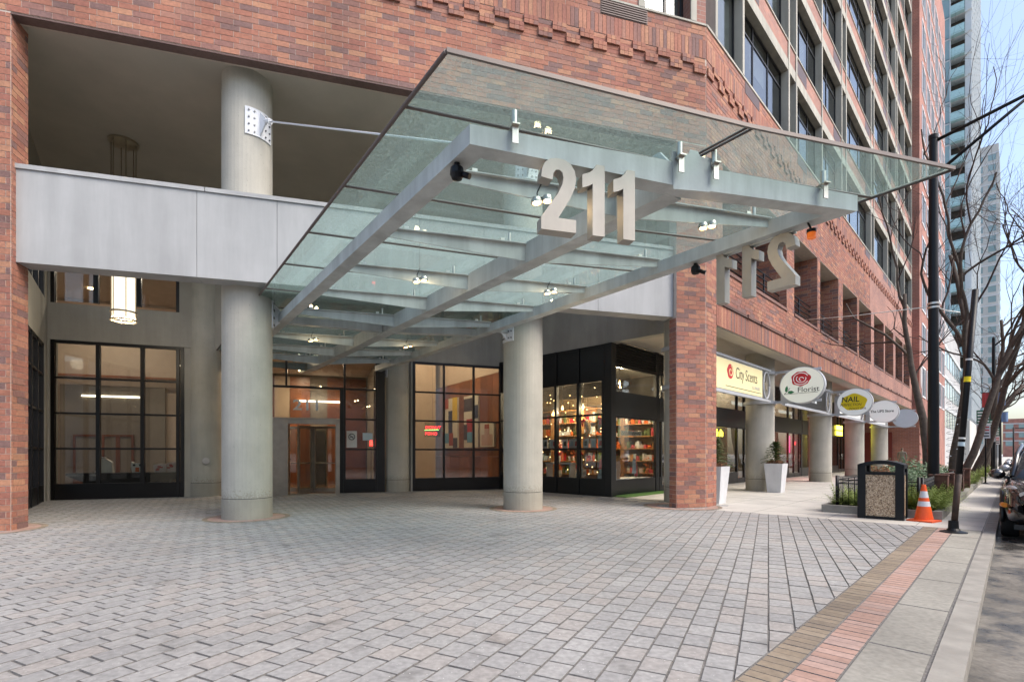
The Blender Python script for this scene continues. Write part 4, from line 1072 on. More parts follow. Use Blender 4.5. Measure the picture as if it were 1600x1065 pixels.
# frosted little tree
def flock_tree(x, y, z, h, r, label, mat, trunk, name='frosted_tree', n=900, seed=1):
    q = random.Random(seed); o = thing(name, label, 'tree', (x, y, z)); p = MB(); p.tube([(x, y, z), (x, y, z + h * .97)], [r * .09, .006], 6); p.build('trunk', trunk, o)
    p = MB()
    for k in range(n):
        t = q.random() ** 1.5; zz = z + h * (.08 + .9 * t); rad = r * (1 - t) * (.75 + .25 * math.sin(zz * 40)); a = q.uniform(0, 6.283); L = rad * q.uniform(.5, 1.0) + .02
        d = Vector((math.cos(a), math.sin(a), q.uniform(-.35, .1))); c = Vector((x, y, zz)) + d * L * .45; e = c + d * L * .55; s_ = Vector((-d.y, d.x, 0)) * (.012 + .03 * r)
        p.quad([tuple(c - s_), tuple(c + s_), tuple(e)]); p.quad([tuple(c - Vector((0, 0, .02))), tuple(c + Vector((0, 0, .02))), tuple(e)])
    p.build('crown', mat, o); return o
x, y, _ = SF.p(1.25, -.35); flock_tree(x, y, .50, .95, .24, 'small white frosted tree standing in corner shop window', M['snow'], M['dry'])
# white bench, boxes and hanging cloths in the display
bn = thing('display_bench', 'low white display bench in corner shop window', 'bench', SF.p(2.2, -.45, .5))
p = MB(); p.box(SF, 1.6, 2.75, -.62, -.28, .98, 1.03); p.build('seat', M['snow'], bn)
for q in (1.64, 2.66):
    p = MB(); p.box(SF, q, q + .05, -.6, -.3, .5, .98); p.build('leg', M['snow'], bn)
def crate(fr, a0, a1, b0, b1, z0, z1, mat, label, name='gift_box'):
    p = MB(); p.box(fr, a0, a1, b0, b1, z0, z1); p.box(fr, a0 - .008, a1 + .008, b0 - .008, b1 + .008, z1, z1 + .035); return tag(p.build(name, mat), label, 'box')
crate(SF, .16, .42, -.5, -.16, .50, .68, M['box_blue'], 'pale blue gift box at the corner of the shop window')
crate(ST, 10.75, 11.3, 8.1, 8.4, .50, .80, M['box_blue'], 'long pale blue gift box in the arcade side shop window')
crate(SF, .25, .7, -1.2, -.9, .50, 1.25, M['pine'], 'honey wood cabinet behind the corner shop window', 'wood_cabinet')
def hanging(fr, a, bb, z, h, w, mat, label):
    p = MB(); n = 9
    for k in range(n):
        x0, x1 = a + w * (k / n - .5) * 1.0, a + w * ((k + 1) / n - .5); o0, o1 = .02 * (k % 2), .02 * ((k + 1) % 2)
        tp, bt = z, z - h
        p.quad([fr.p(x0 * 1.0, bb + o0, bt), fr.p(x1, bb + o1, bt), fr.p(a + (x1 - a) * .6, bb + o1, tp), fr.p(a + (x0 - a) * .6, bb + o0, tp)])
    p.tube([fr.p(a, bb + .01, z), fr.p(a, bb + .01, z + .12)], .006, 4); p.tube([fr.p(a, bb + .01, .5), fr.p(a, bb + .01, z - h + .05)], .01, 4)
    tag(p.build('apron', mat), label, 'apron')
hanging(ST, 11.1, 8.55, 1.15, .36, .34, M['pink'], 'coral cloth apron nearest the corner in arcade shop window')
hanging(ST, 12.75, 8.3, 1.15, .5, .32, M['box_blue'], 'pale grey cloth apron in arcade shop window')
hanging(ST, 13.05, 8.4, .95, .4, .30, M['pink'], 'coral cloth apron beside the grey one in arcade shop window')
x, y, _ = ST.p(13.3, 8.55); flock_tree(x, y, .50, .5, .2, 'small green plant standing in arcade shop window', M['leaf'], M['dry'], 'shop_plant', 300, 4)
# red and orange flower bunches
for i, (fr, a, bb, z, m_, lab) in enumerate(((SF, 2.3, -.45, 1.03, 'ribbon', 'bunch of red flowers on the white display bench'), (SF, 2.62, -.9, .5, 'orange', 'tall orange dried bouquet at the back of shop window'), (SF, 1.9, -.9, .5, 'orange', 'orange dried bouquet behind the white display bench'), (ST, 14.2, 8.6, .02, 'orange', 'orange berry garland beside the corner shop door'))):
    o = thing('flower_bunch', lab, 'flowers', fr.p(a, bb, z), 'flower bunches in the shop'); h = .75 if z > .6 else 1.2
    p = MB(); p.lathe(*fr.p(a, bb)[:2], [(.07, z), (.11, z + .12), (.09, z + .25)], 12); p.build('vase', M['bag_white'], o)
    p = MB()
    for k in range(160):
        c = Vector(fr.p(a, bb, z + .25 + rr.random() * (h - .25))) + Vector((rr.gauss(0, .09), rr.gauss(0, .09), 0)); d = Vector((rr.gauss(0, 1), rr.gauss(0, 1), rr.gauss(0, 1))).normalized() * .035; s_ = d.orthogonal().normalized() * .02
        p.quad([tuple(c - d), tuple(c + s_), tuple(c + d), tuple(c - s_)])
    p.build('blooms', M[m_], o)
# bulbs and light in the shop
M['bulb_white'] = emit('white_bulb', (1, .60, .24), 4.5)
def point(p, e, col=(1, .78, .5), r=.06, par=bld):
    L = bpy.data.lights.new('lamp_light', 'POINT'); L.energy = e; L.color = col; L.shadow_soft_size = r
    o = bpy.data.objects.new('lamp_light', L); COL.objects.link(o); o.location = p; attach(o, par)
for i, (fr, a, bb, z, e) in enumerate(((SF, .6, -.7, 3.0, 36), (SF, 1.4, -.7, 2.95, 42), (SF, 2.3, -.7, 2.95, 36), (SF, 2.55, -.5, 2.75, 14), (ST, 12.9, 9.0, 3.9, 170), (ST, 14.5, 10.0, 4.0, 80), (ST, 16.5, 9.5, 4.0, 50))):
    q = fr.p(a, bb, z); o = thing('pendant_bulb', ['warm bare bulb nearest the shop corner', 'bright white bare bulb in the second shop light', 'warm bare bulb in the third shop light', 'smallest warm bulb low in the third shop light', 'warm bulb above the arcade side shop window', 'warm bulb over the wide card rack', 'warm bulb at the far end of the corner shop'][i], 'bulb', q, 'bare bulbs in the corner shop')
    p = MB(); p.lathe(q[0], q[1], [(.004, q[2] - .06), (.04, q[2] - .03), (.045, q[2]), (.02, q[2] + .05), (.02, q[2] + .09)], 12); p.build('bulb', M['bulb_white'], o)
    p = MB(); p.tube([(q[0], q[1], q[2] + .09), (q[0], q[1], 4.95)], .008, 4); p.build('cord', M['black'], o)
    point((q[0], q[1], q[2] - .12), e, par=o)
b = MB(); b.extrude([(0, 0), (1.3, 0), (1.3, .16), (0, .16)], ST.p(11.5, 8.05, 1.95), (*ST.d, 0), (0, 0, 1), tuple(Vector((*ST.n, 0)) * .006))
wsn = tag(b.build('window_sticker', M['bag_white']), 'long cream sticker with dark script on arcade side shop window', 'sticker')
rt = MB(); pts = [ST.p(11.55 + .02 * k, 8.045, 2.03 + .04 * math.sin(k * 1.1) * (1 - .4 * math.sin(k * .3))) for k in range(60)]; rt.tube(pts, .008, 4); rt.build('script', M['black'], wsn)

# neighbouring shops: orange room with yellow neon, pink and red neon
M['orange_wall'] = plain('orange_wall', (.55, .12, .03), .7, var=.05); M['magenta'] = emit('magenta_panel', (.9, .03, .25), 1.6); M['red_wall'] = plain('dark_red_wall', (.16, .025, .02), .7, var=.1)
M['soft_white'] = emit('lightbox_white', (1, .95, .85), 1.2)
b = MB(); b.box(ST, 18.6, 20.9, 9.2, 9.3, .02, 4.6); b.build('orange_partition', M['orange_wall'], bld)
n1 = thing('neon_sign', 'bright yellow script neon inside the orange shop', 'neon sign', ST.p(19.6, 8.3, 2.0))
text('Cafe Ba', .42, M['neon_yellow'], ST.p(18.95, 8.25, 2.13), ST, n1, slant=.35, off=.012)
b = MB(); b.tube([ST.p(19.6, 8.27, 2.45), ST.p(19.6, 8.27, 4.95)], .006, 4); b.build('hanger', M['black'], n1)
b = MB(); b.box(ST, 26.6, 28.2, 8.6, 8.65, .6, 2.4); b.build('red_poster', M['neon_dim'], bld); b = MB(); b.box(ST, 30.75, 31.6, 8.5, 8.55, 1.4, 2.4); b.build('pink_panel', M['magenta'], bld)
n2 = thing('neon_sign', 'pink and red neon in window past the second column', 'neon sign', ST.p(31.2, 8.2, 1.8)); b = MB(); b.tube([ST.p(30.6 + .05 * k, 8.2, 1.95 + .11 * math.sin(k * 1.3)) for k in range(18)], .022, 6); b.build('neon_tube', M['neon_red'], n2); b = MB(); b.tube([ST.p(31, 8.21, 2.1), ST.p(31, 8.21, 4.95)], .006, 4); b.build('hanger', M['black'], n2)
for i in range(2):
    for j in range(2):
        b = MB(); b.box(ST, 39.2 + i * .9, 39.95 + i * .9, 7.8, 7.84, 2.65 + j * .4, 2.95 + j * .4); b.build('lit_square', M['neon_yellow'], bld)
for s_, e in ((20.2, 55), (22.8, 40), (26.5, 55), (30.0, 45), (34.5, 45), (41, 35)):
    q = ST.p(s_, 9.6, 4.7); point(q, e, (1, .8, .6), .15); b = MB(); b.cyl(q[0], q[1], 4.86, 4.955, .12, n=12); b.build('ceiling_lamp', M['bulb'], bld)
b = MB(); b.box(ST, 42.5, WEND - .02, 7.70, 7.86, 0, 4.9); b.box(ST, WEND - .12, WEND - .004, FAC + 1.2, 7.7, 0, 3.0); b.build('red_wall', M['red_wall'], bld)

# ================================================================ pendant lantern in the court
lx, ly = -9.74, 12.84
lan = thing('pendant_lantern', 'glowing cylindrical lantern hanging under the left parapet', 'lantern', (lx, ly, 4.64))
M['lantern'] = emit('lantern_glass', (1, .88, .66), .75, (.8, .78, .7))
b = MB(); b.cyl(lx, ly, 4.74, 6.1, .235, n=24); b.build('diffuser', M['lantern'], lan)
M['bronze'] = plain('brushed_bronze', (.42, .36, .27), .4, metal=.7, var=.1)
for z in (4.66, 4.86, 6.1):
    b = MB(); b.lathe(lx, ly, [(.25, z), (.28, z), (.28, z + .04), (.25, z + .04), (.25, z)], 28); b.build('hoop', M['bronze'], lan)
for k in range(6):
    t = k * math.pi / 3 + .3; b = MB(); b.tube([(lx + .265 * math.cos(t), ly + .265 * math.sin(t), 4.64), (lx + .265 * math.cos(t), ly + .265 * math.sin(t), CEIL)], .012, 6); b.build('rod', M['bronze'], lan)
b = MB(); b.cyl(lx, ly, CEIL - .05, CEIL, .32, n=28); b.build('ceiling_plate', M['bronze'], lan)
point((lx, ly, 4.55), 25, (1, .85, .62), .2, lan)

# ================================================================ glass canopy
can = thing('glass_canopy', 'steel and glass entrance canopy cantilevered from the round columns', 'canopy', (-2.2, 11.0, 4.2))
Bd = Vector((-.59, .807, 0)).normalized(); Cd = Vector((*CH.d, 0))
L0, M0, R0 = Vector((-.389, 4.72, 0)), Vector((1.887, 5.39, 0)), Vector((4.07, 6.03, 0))
ZB = 4.2; ZTOP = 4.385
def beam(p, q, w, h, name, h2=None, mat='steel', par=can):
    m = MB(); m.beam(p, q, w, h, h2=h2); return m.build(name, M[mat], par)
def Z(v, z): return Vector((v.x, v.y, z))
TL, TM, TR = 16.2, 15.6, 14.4
H = Vector((0, 0, 0)); hw = .1
def poly_beam(poly, zt, zb, name):
    """horizontal member over a plan polygon, top and bottom height per corner"""
    m = MB(); n = len(poly); T = [(p.x, p.y, z) for p, z in zip(poly, zt)]; Lo = [(p.x, p.y, z) for p, z in zip(poly, zb)]
    ar = sum(poly[i].x * poly[(i+1) % n].y - poly[(i+1) % n].x * poly[i].y for i in range(n))
    if ar < 0: T, Lo = T[::-1], Lo[::-1]
    m.quad(T); m.quad(Lo[::-1])
    for i in range(n): j = (i + 1) % n; m.quad([Lo[i], Lo[j], T[j], T[i]])
    return m.build(name, M['steel'], can)
kk = .2 / abs(Cd.x * Bd.y - Cd.y * Bd.x)
IL, IR = L0 + Cd * kk + Bd * kk, R0 - Cd * kk + Bd * kk
IM = M0 + Bd * kk
poly_beam([L0, IL, IL + Bd * TL, L0 + Bd * (TL + kk)], [ZTOP] * 4, [ZB] * 4, 'side_beam')
poly_beam([R0, IR, IR + Bd * TR, R0 + Bd * (TR + kk)], [ZTOP] * 4, [ZB] * 4, 'side_beam')
beam(Z(IM + Bd * .002, ZTOP + .05), Z(M0 + Bd * TM, ZTOP + .05), .24, .30, 'centre_beam')
fN = Vector((*CH.n, 0))
poly_beam([L0, M0, IM, IL], [ZTOP, ZTOP, ZTOP, ZTOP], [ZB, ZB - .065, ZB - .065, ZB], 'front_beam')
poly_beam([M0, R0, IR, IM], [ZTOP, ZTOP, ZTOP, ZTOP], [ZB - .065, ZB, ZB, ZB - .065], 'front_beam')
pl = MB(); c = M0 + fN * -.012; pl.extrude([(-.22, -.27), (.22, -.24), (.24, .12), (.10, .12), (.07, .17), (-.02, .17), (-.04, .12), (-.24, .12)], Z(c, ZTOP - .02), tuple(Cd), (0, 0, 1), tuple(fN * .012)); pl.build('splice_plate', M['steel'], can)
# purlins: tapered arms from the side beams to the centre beam
def on(base, t): return base + Bd * t
tm = [(y - 5.39) / .807 for y in (6.12, 7.54, 8.85, 10.1, 11.4, 13.5, 14.85, 16.15, 17.45)]
def join(base, t, other):     # point on line base+Bd*k where a line through M0+Bd*t parallel to Cd meets it
    p = on(M0, t); d = other - p; det = Cd.x * Bd.y - Cd.y * Bd.x
    k = (d.x * Bd.y - d.y * Bd.x) / det
    return p + Cd * k
for t in tm:
    for side, base, tend in ((-1, L0 + Cd * .19, TL), (1, R0 - Cd * .19, TR)):
        c = on(M0, t) + Cd * .12 * side; e = join(M0, t, base)
        if (e - base).dot(Bd) > tend: continue
        beam(Z(c, 4.40), Z(e, 4.40), .016, .235, 'purlin_web', .10)
        beam(Z(c, 4.414), Z(e, 4.414), .11, .013, 'purlin_flange')
        for f_ in (.12, .88):
            q = c.lerp(e, f_); m = MB(); m.cyl(q.x, q.y, 4.414, 4.55, .022, n=10); m.build('glass_post', M['stainless'], can)
            q = c.lerp(e, f_ + (.05 if f_ < .5 else -.05)); m = MB(); m.beam(Z(q - Cd * .03, 4.46), Z(q + Cd * .03, 4.46), .05, .046); m.build('clip', M['stainless'], can)
t = (11.95 - 5.39) / .807
for side, base in ((-1, L0 + Cd * .19), (1, R0 - Cd * .19)):
    beam(Z(on(M0, t) + Cd * .12 * side, 4.36), Z(join(M0, t, base), 4.37), .16, .2, 'cross_beam', .15)
# glass: front edge points, panels between the purlin lines
GL, GM, GR = Vector((-.535, 4.153, 0)), Vector((2.35, 5.05, 0)), Vector((5.06, 5.87, 0))
GZ, GZM = 4.60, 4.555
cut = [0.0] + [((y - .42) - 5.05) / .807 for y in (6.12, 7.54, 8.85, 10.1, 11.4, 12.55, 13.5, 14.85, 16.15, 17.45)]
def gp(base, t, z): q = base + Bd * t; return (q.x, q.y, z)
for i in range(len(cut) - 1):
    for (A, za, Bq, zb) in ((GL, GZ, GM - Cd * .012, GZM), (GM + Cd * .012, GZM, GR, GZ)):
        t0, t1 = cut[i] + (.008 if i else 0), cut[i+1] - .008
        lo = [gp(A, t0, za), gp(Bq, t0, zb), gp(Bq, t1, zb), gp(A, t1, za)]; hi = [(x, y, z + .015) for x, y, z in lo]
        m = MB(); m.quad(lo[::-1]); m.quad(hi)
        for k in range(4): m.quad([lo[k], lo[(k+1) % 4], hi[(k+1) % 4], hi[k]])
        m.build('glass_panel', M['canopy_glass'], can)
    if i:
        for (A, za, Bq, zb) in ((GL, GZ, GM, GZM), (GM, GZM, GR, GZ)):
            m = MB(); m.tube([gp(A, cut[i], za + .004), gp(Bq, cut[i], zb + .004)], .017, 6); m.build('joint_seal', M['gasket'], can)
te = cut[-1]
for A, za in ((GL, GZ), (GR, GZ)):
    m = MB(); m.tube([gp(A, 0, za + .006), gp(A, te, za + .006)], .022, 6); m.build('edge_trim', M['gasket'], can)
for d in (-.03, .03):
    m = MB(); m.tube([gp(GM + Cd * d, 0, GZM + .004), gp(GM + Cd * d, te, GZM + .004)], .014, 6); m.build('edge_trim', M['gasket'], can)
for A, za, Bq, zb in ((GL, GZ, GM, GZM), (GM, GZM, GR, GZ)):
    m = MB(); m.beam(Vector(gp(A, -.01, za + .03)), Vector(gp(Bq, -.01, zb + .03)), .025, .038); m.build('edge_cap', M['alu'], can)
# standing posts on the front beam that carry the glass
for base, k in ((L0, .42), (L0, 2.2), (M0, .26), (M0, 1.72)):
    q = base + Cd * k + fN * -.03
    m = MB(); m.cyl(q.x, q.y, ZTOP + .0, ZTOP + .175, .028, n=14); m.build('front_post', M['stainless'], can)
    m = MB(); m.beam(Z(q - Cd * .035 + fN * .0, ZTOP + .03), Z(q + Cd * .035, ZTOP + .03), .14, .014); m.beam(Z(q - Cd * .03 - fN * .03, ZTOP + .016), Z(q + Cd * .03 - fN * .03, ZTOP + .016), .014, .16); m.build('angle_bracket', M['stainless'], can)
# big plates and tie rods
def clamp(cx, cy, z, h, dirv, wide=1.15):
    """curved plate bolted round a column, facing dirv"""
    a0 = math.atan2(dirv.y, dirv.x); o = MB(); n = 12; r0, r1 = .478, .505
    pts = [a0 - wide / 2 + wide * i / n for i in range(n + 1)]
    for i in range(n):
        q = lambda r, t, zz: (cx + r * math.cos(t), cy + r * math.sin(t), zz)
        for rr_, zz in ((r1, None),): o.quad([q(r1, pts[i], z), q(r1, pts[i+1], z), q(r1, pts[i+1], z + h), q(r1, pts[i], z + h)], None, 0, True)
        o.quad([q(r0, pts[i], z + h), q(r1, pts[i], z + h), q(r1, pts[i+1], z + h), q(r0, pts[i+1], z + h)]); o.quad([q(r0, pts[i+1], z), q(r1, pts[i+1], z), q(r1, pts[i], z), q(r0, pts[i], z)])
    for t, f in ((pts[0], 1), (pts[-1], -1)): o.quad([q(r0, t, z), q(r1, t, z), q(r1, t, z + h), q(r0, t, z + h)][::f])
    po = o.build('column_clamp', M['white_steel'], can)
    for t in (.12, .3, .7, .88):
        for f in (.12, .37, .63, .88):
            an = a0 - wide / 2 + wide * t; e = Vector((math.cos(an), math.sin(an), 0)); c = Vector((cx, cy, z + h * f)) + e * .505
            m = MB(); m.tube([c, c + e * .022], .017, 6); m.build('bolt', M['steel_bolt'], po)
    e = Vector((math.cos(a0), math.sin(a0), 0)); c = Vector((cx, cy, z)) + e * .50; sd = Vector((-e.y, e.x, 0))
    m = MB(); m.extrude([(0, .03), (.22, h / 2 - .05), (.22, h / 2 + .05), (0, h - .03)], tuple(c + sd * .012), tuple(e), (0, 0, 1), tuple(-sd * .024)); m.build('gusset', M['white_steel'], po)
    return c + e * .2 + Vector((0, 0, h / 2))
tip = M0 + Bd * .55
for (cx, cy), off in (((-5.58, 10.80), -.1), ((.27, 12.55), .1)):
    dv_ = Vector((tip.x - cx, tip.y - cy, 0)).normalized()
    p0 = clamp(cx, cy, 7.82, .55, dv_)
    p1 = Z(tip + Cd * off, 4.62); d = (p1 - p0).normalized()
    m = MB(); m.tube([p0, p0 + d * .16], .045, 10); m.tube([p0 + d * .13, p0 + d * .2], .055, 6); m.build('clevis', M['white_steel'], can)
    m = MB(); m.tube([p0 + d * .1, p1 - d * .3], .017, 8); m.build('tie_rod', M['white_steel'], can)
    m = MB(); sdv = d.cross(Vector((0, 0, 1))).normalized()
    for k in (-.05, .05): m.tube([p1 - d * .42 + sdv * k, p1 - d * .2 + sdv * k, p1 - d * .1 + sdv * k * .5, p1 + d * .02], .024, 8)
    m.tube([p1 - d * .5, p1 - d * .32], .036, 10); m.build('clevis', M['steel'], can)
m = MB(); m.extrude([(-.3, 0), (.35, 0), (.12, .3), (-.08, .3)], tuple(Z(tip + Cd * .02, ZTOP + .04)), tuple(-Bd), (0, 0, 1), tuple(Cd * .03)); m.build('rod_lug', M['steel'], can)
# lower clamps fixing the beams to the columns
for (cx, cy), base in ((FCOL[0], L0), (FCOL[1], R0), (BCOL[0], L0), (BCOL[1], R0)):
    rel = Vector((cx, cy, 0)) - base; foot = base + Bd * rel.dot(Bd); dv_ = (foot - Vector((cx, cy, 0)));
    if dv_.length < .05: continue
    dist = dv_.length; dv_.normalize(); clamp(cx, cy, 4.02, .62, dv_, .9)
    if dist > .75: beam(Z(Vector((cx, cy, 0)) + dv_ * .5, 4.36), Z(Vector((cx, cy, 0)) + dv_ * (dist - .02), 4.36), .12, .14, 'stub')
# house number: stainless digits
TWO = [(0, 0), (.36, 0), (.36, .125), (.175, .125), (.30, .33), (.345, .43), (.36, .52), (.345, .60), (.30, .665), (.235, .695), (.16, .70), (.09, .685), (.035, .64), (.008, .575), (.0, .50), (.115, .485),
       (.125, .55), (.15, .585), (.185, .59), (.215, .57), (.228, .52), (.215, .45), (.17, .36), (.0, .115)]
ONE = [(.11, 0), (.24, 0), (.24, .70), (.15, .70), (.125, .655), (.08, .615), (0, .58), (0, .455), (.06, .475), (.11, .505)]
for out, a in ((TWO, .69), (ONE, 1.115), (ONE, 1.45)):
    m = MB(); m.extrude(out, tuple(Z(L0 + Cd * a + fN * -.02, 3.495)), tuple(Cd), (0, 0, 1), tuple(fN * .13)); m.build('digit', M['digit'], can)
m = MB(); m.beam(Z(L0 + Cd * .78 + fN * .06, 4.215), Z(L0 + Cd * 1.72 + fN * .06, 4.215), .1, .03); m.build('digit_rail', M['steel'], can)
nv = Vector((Bd.y, -Bd.x, 0))        # outward from the right beam, to the street
if nv.x < 0: nv = -nv
ux = Bd          # read from the street, left to right runs inward
for out, a in ((TWO, .66), (ONE, 1.13), (ONE, 1.52)):
    o_ = R0 + Bd * a
    m = MB(); m.extrude(out, tuple(Z(o_ + nv * .03, 3.50)), tuple(ux), (0, 0, 1), tuple(-nv * .13)); m.build('digit', M['digit'], can)
m = MB(); m.beam(Z(R0 + Bd * .7 - nv * .03, 4.215), Z(R0 + Bd * 1.8 - nv * .03, 4.215), .1, .03); m.build('digit_rail', M['steel'], can)
# spot lamps, cameras, amber light hanging from the steelwork
def spot_pair(p, i):
    o = thing('spot_lamp', 'pair of small lit chrome spot lamps ' + ['left of the hanging 211', 'right of the hanging 211', 'under the middle of left glass bay', 'under the middle of right glass bay', 'deep in the left glass bay', 'deep in the right glass bay'][i], 'lamp', tuple(p), 'canopy spot lamps')
    for k, dd in enumerate((Cd * -.06, Cd * .07 + Vector((0, 0, .04)))):
        c = p + dd; m = MB(); m.lathe(c.x, c.y, [(.0, c.z + .05), (.05, c.z + .045), (.062, c.z + .01), (.062, c.z - .02), (.045, c.z - .02)], 16); ho = m.build('housing', M['stainless'], o)
        m = MB(); m.cyl(c.x, c.y, c.z - .018, c.z - .008, .044, n=14); m.build('lens', M['bulb_white'], ho)
        point((c.x, c.y, c.z - .06), 1.6, (1, .74, .42), .04, o)
    m = MB(); m.tube([p + Vector((0, 0, .22)), p + Vector((-.05, .02, .12)), p + Vector((-.04, 0, .05)), p + Cd * .07 + Vector((0, 0, .085))], .008, 5); m.tube([p - Cd * .06, p + Cd * .07 + Vector((0, 0, .04))], .007, 5); m.build('wire', M['black'], o)
def at_px(u, v, z): y = FPX * (z - EYE) / (HOR - v); return Vector(((u - 800) / FPX * y, y, z))
for i, (u, v) in enumerate(((846, 317), (1105, 356), (656, 440), (860, 458), (489, 532), (637, 542))): spot_pair(at_px(u, v, 4.18), i)
def dome_cam(p, i):
    o = thing('security_camera', ['dark dome camera under the left front corner of canopy', 'small dark camera under the right canopy beam'][i], 'camera', tuple(p))
    m = MB(); m.lathe(p.x, p.y, [(.0, p.z - .09), (.05, p.z - .075), (.07, p.z - .03), (.065, p.z + .03), (.03, p.z + .06), (.03, p.z + .1)], 14); m.build('dome', M['black_metal'], o)
    m = MB(); m.tube([p + Vector((.03, 0, -.02)), p + Vector((.13, -.04, -.07))], .03, 8); m.build('eyepiece', M['black_metal'], o)
dome_cam(at_px(714, 268, 4.12), 0); dome_cam(at_px(1087, 420, 4.12), 1)
p = at_px(1268, 366, 4.06); o = thing('amber_light', 'small amber warning light under the right end of canopy', 'lamp', tuple(p))
M['amber'] = emit('amber_lens', (1, .16, .01), .15, (.8, .2, .02))
m = MB(); m.cyl(p.x, p.y, p.z - .05, p.z + .02, .05, n=14); m.build('lens', M['amber'], o); m = MB(); m.cyl(p.x, p.y, p.z + .02, p.z + .06, .055, n=14); m.tube([p + Vector((0, 0, .06)), p + Vector((-.05, 0, .15))], .012, 6); m.build('socket', M['black_metal'], o)
# ================================================================ arcade signs
M['sign_steel'] = plain('sign_frame_paint', (.46, .48, .51), .5, var=.06)
M['sign_face'] = emit('lit_sign_face', (1, .84, .40), .16, (.70, .62, .36))
M['oval_face'] = emit('pale_sign_face', (.95, .97, .95), .10, (.72, .735, .72))  # faint glow added to brighten faces turned from the sun; small marks share it
M['oval_blue'] = plain('blank_sign_face', (.58, .63, .70), .4, var=.03)
M['oval_lit'] = emit('lit_oval_face', (.95, .95, .78), .12, (.74, .75, .68))
M['sign_red'] = plain('rose_red', (.60, .02, .03), .5, var=.03)
M['sign_green'] = plain('leaf_green', (.03, .22, .08), .5, var=.05)
M['sign_black'] = plain('sign_black', (.015, .015, .018), .5, var=.05)
M['sign_yellow'] = plain('sign_yellow', (.85, .66, .01), .5, var=.03)
OVL = ['white oval sign with red rose on the second arcade column', 'white oval sign with yellow blot on the third arcade column', 'white oval sign with plain black lettering on the fourth arcade column', 'blank pale blue oval sign farthest along the arcade']
def oval(i, s):
    o = thing('oval_sign', OVL[i], 'sign', ST.p(s, 4.0, 3.7), 'oval signs along the arcade')
    F = Frame(*ST.p(s - .5 + .4, 4.02)[:2], 44.4 + 90)     # a runs to the street, face looks back along the walk
    a_, b_ = .70, .63; zc = 3.70
    ol = [(a_ * math.cos(t * math.pi / 24), b_ * math.sin(t * math.pi / 24)) for t in range(48)]
    fx = Vector((*F.d, 0)); nn = -Vector((*ST.d, 0)); c = Vector(F.p(0, 0, zc))
    p = MB(); p.extrude(ol, c + nn * .12, fx, (0, 0, 1), -nn * .24); p.build('can', M['sign_steel'], o)
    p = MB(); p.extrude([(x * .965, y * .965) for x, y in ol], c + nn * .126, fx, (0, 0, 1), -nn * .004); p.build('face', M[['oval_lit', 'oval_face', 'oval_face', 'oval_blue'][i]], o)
    az = math.atan2(fx.y, fx.x); lift = lambda k: nn * (.128 + .003 * k)
    def flat(ol2, mat, k=1, name='mark'):
        q = MB(); q.extrude(ol2, c + lift(k), fx, (0, 0, 1), -nn * .002); q.build(name, M[mat], o)
    def T(body, size, x, z, mat='sign_black', sq=1.0, sl=0.0, off=0.0, k=2): text(body, size, M[mat], tuple(c + fx * x + Vector((0, 0, z)) + lift(k)), F, o, 'lettering', .002, squash=sq, slant=sl, off=off, az=az)
    if i == 0:
        bl = [(.30 * math.cos(t) * (1 + .07 * math.sin(5 * t + 1)), .25 * math.sin(t) * (1 + .06 * math.sin(7 * t))) for t in [k * math.pi / 20 for k in range(40)]]
        flat([(x - .02, y + .22) for x, y in bl], 'sign_red', 1, 'rose')
        for r, a0, a1, cx, cy in ((.20, .4, 3.6, -.02, .23), (.13, 2.4, 6.6, -.01, .22), (.21, 3.7, 5.8, -.02, .22), (.06, 0, 4.6, .0, .21)):
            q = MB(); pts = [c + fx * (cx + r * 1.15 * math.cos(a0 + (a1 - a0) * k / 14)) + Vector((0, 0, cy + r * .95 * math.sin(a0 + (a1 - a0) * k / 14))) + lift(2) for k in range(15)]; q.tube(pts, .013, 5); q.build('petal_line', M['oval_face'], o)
        flat([(-.52, -.18), (-.46, -.20), (-.42, -.08), (-.45, .02), (-.51, -.06)], 'sign_green', 1, 'leaf'); flat([(-.44, -.24), (-.34, -.28), (-.22, -.23), (-.30, -.17), (-.40, -.17)], 'sign_green', 1, 'leaf')
        q = MB(); q.tube([c + fx * -.54 + Vector((0, 0, -.28)) + lift(1), c + fx * -.36 + Vector((0, 0, -.08)) + lift(1)], .009, 5); q.tube([c + fx * -.54 + Vector((0, 0, -.285)) + lift(1), c + fx * .5 + Vector((0, 0, -.27)) + lift(1)], .006, 5); q.build('stem', M['sign_black'], o)
        T('Florist', .25, -.13, -.24, sq=1.05)
    if i == 1:
        bl = [(.50 * math.cos(t) * (1 + .05 * math.sin(6 * t)), .38 * math.sin(t) * (1 + .06 * math.sin(5 * t))) for t in [k * math.pi / 20 for k in range(40)]]
        flat([(x - .02, y) for x, y in bl], 'sign_yellow', 1, 'blot')
        T('NAIL', .34, -.52, .02, sq=.95, sl=.12, off=.004); T('PERFECTION', .17, -.56, -.17, 'dry', sq=.85, sl=.2); T('FOOT SPA', .14, -.20, -.35, 'dry', sq=1.0, sl=.15)
    if i == 2: T('The UPS Store', .2, -.62, -.04, sq=.9, off=.004)
    br = MB(); b_in = ST.p(s, 5.0)
    for z in (3.16, 4.22): br.beam(Vector(ST.p(s - .1, 3.45, z + .05)), Vector(ST.p(s - .1, 5.0, z + .05)), .05, .09)
    br.build('bracket_arm', M['sign_steel'], o)
for i, s in enumerate((16.7, 24.9, 32.3, 40.1)): oval(i, s)
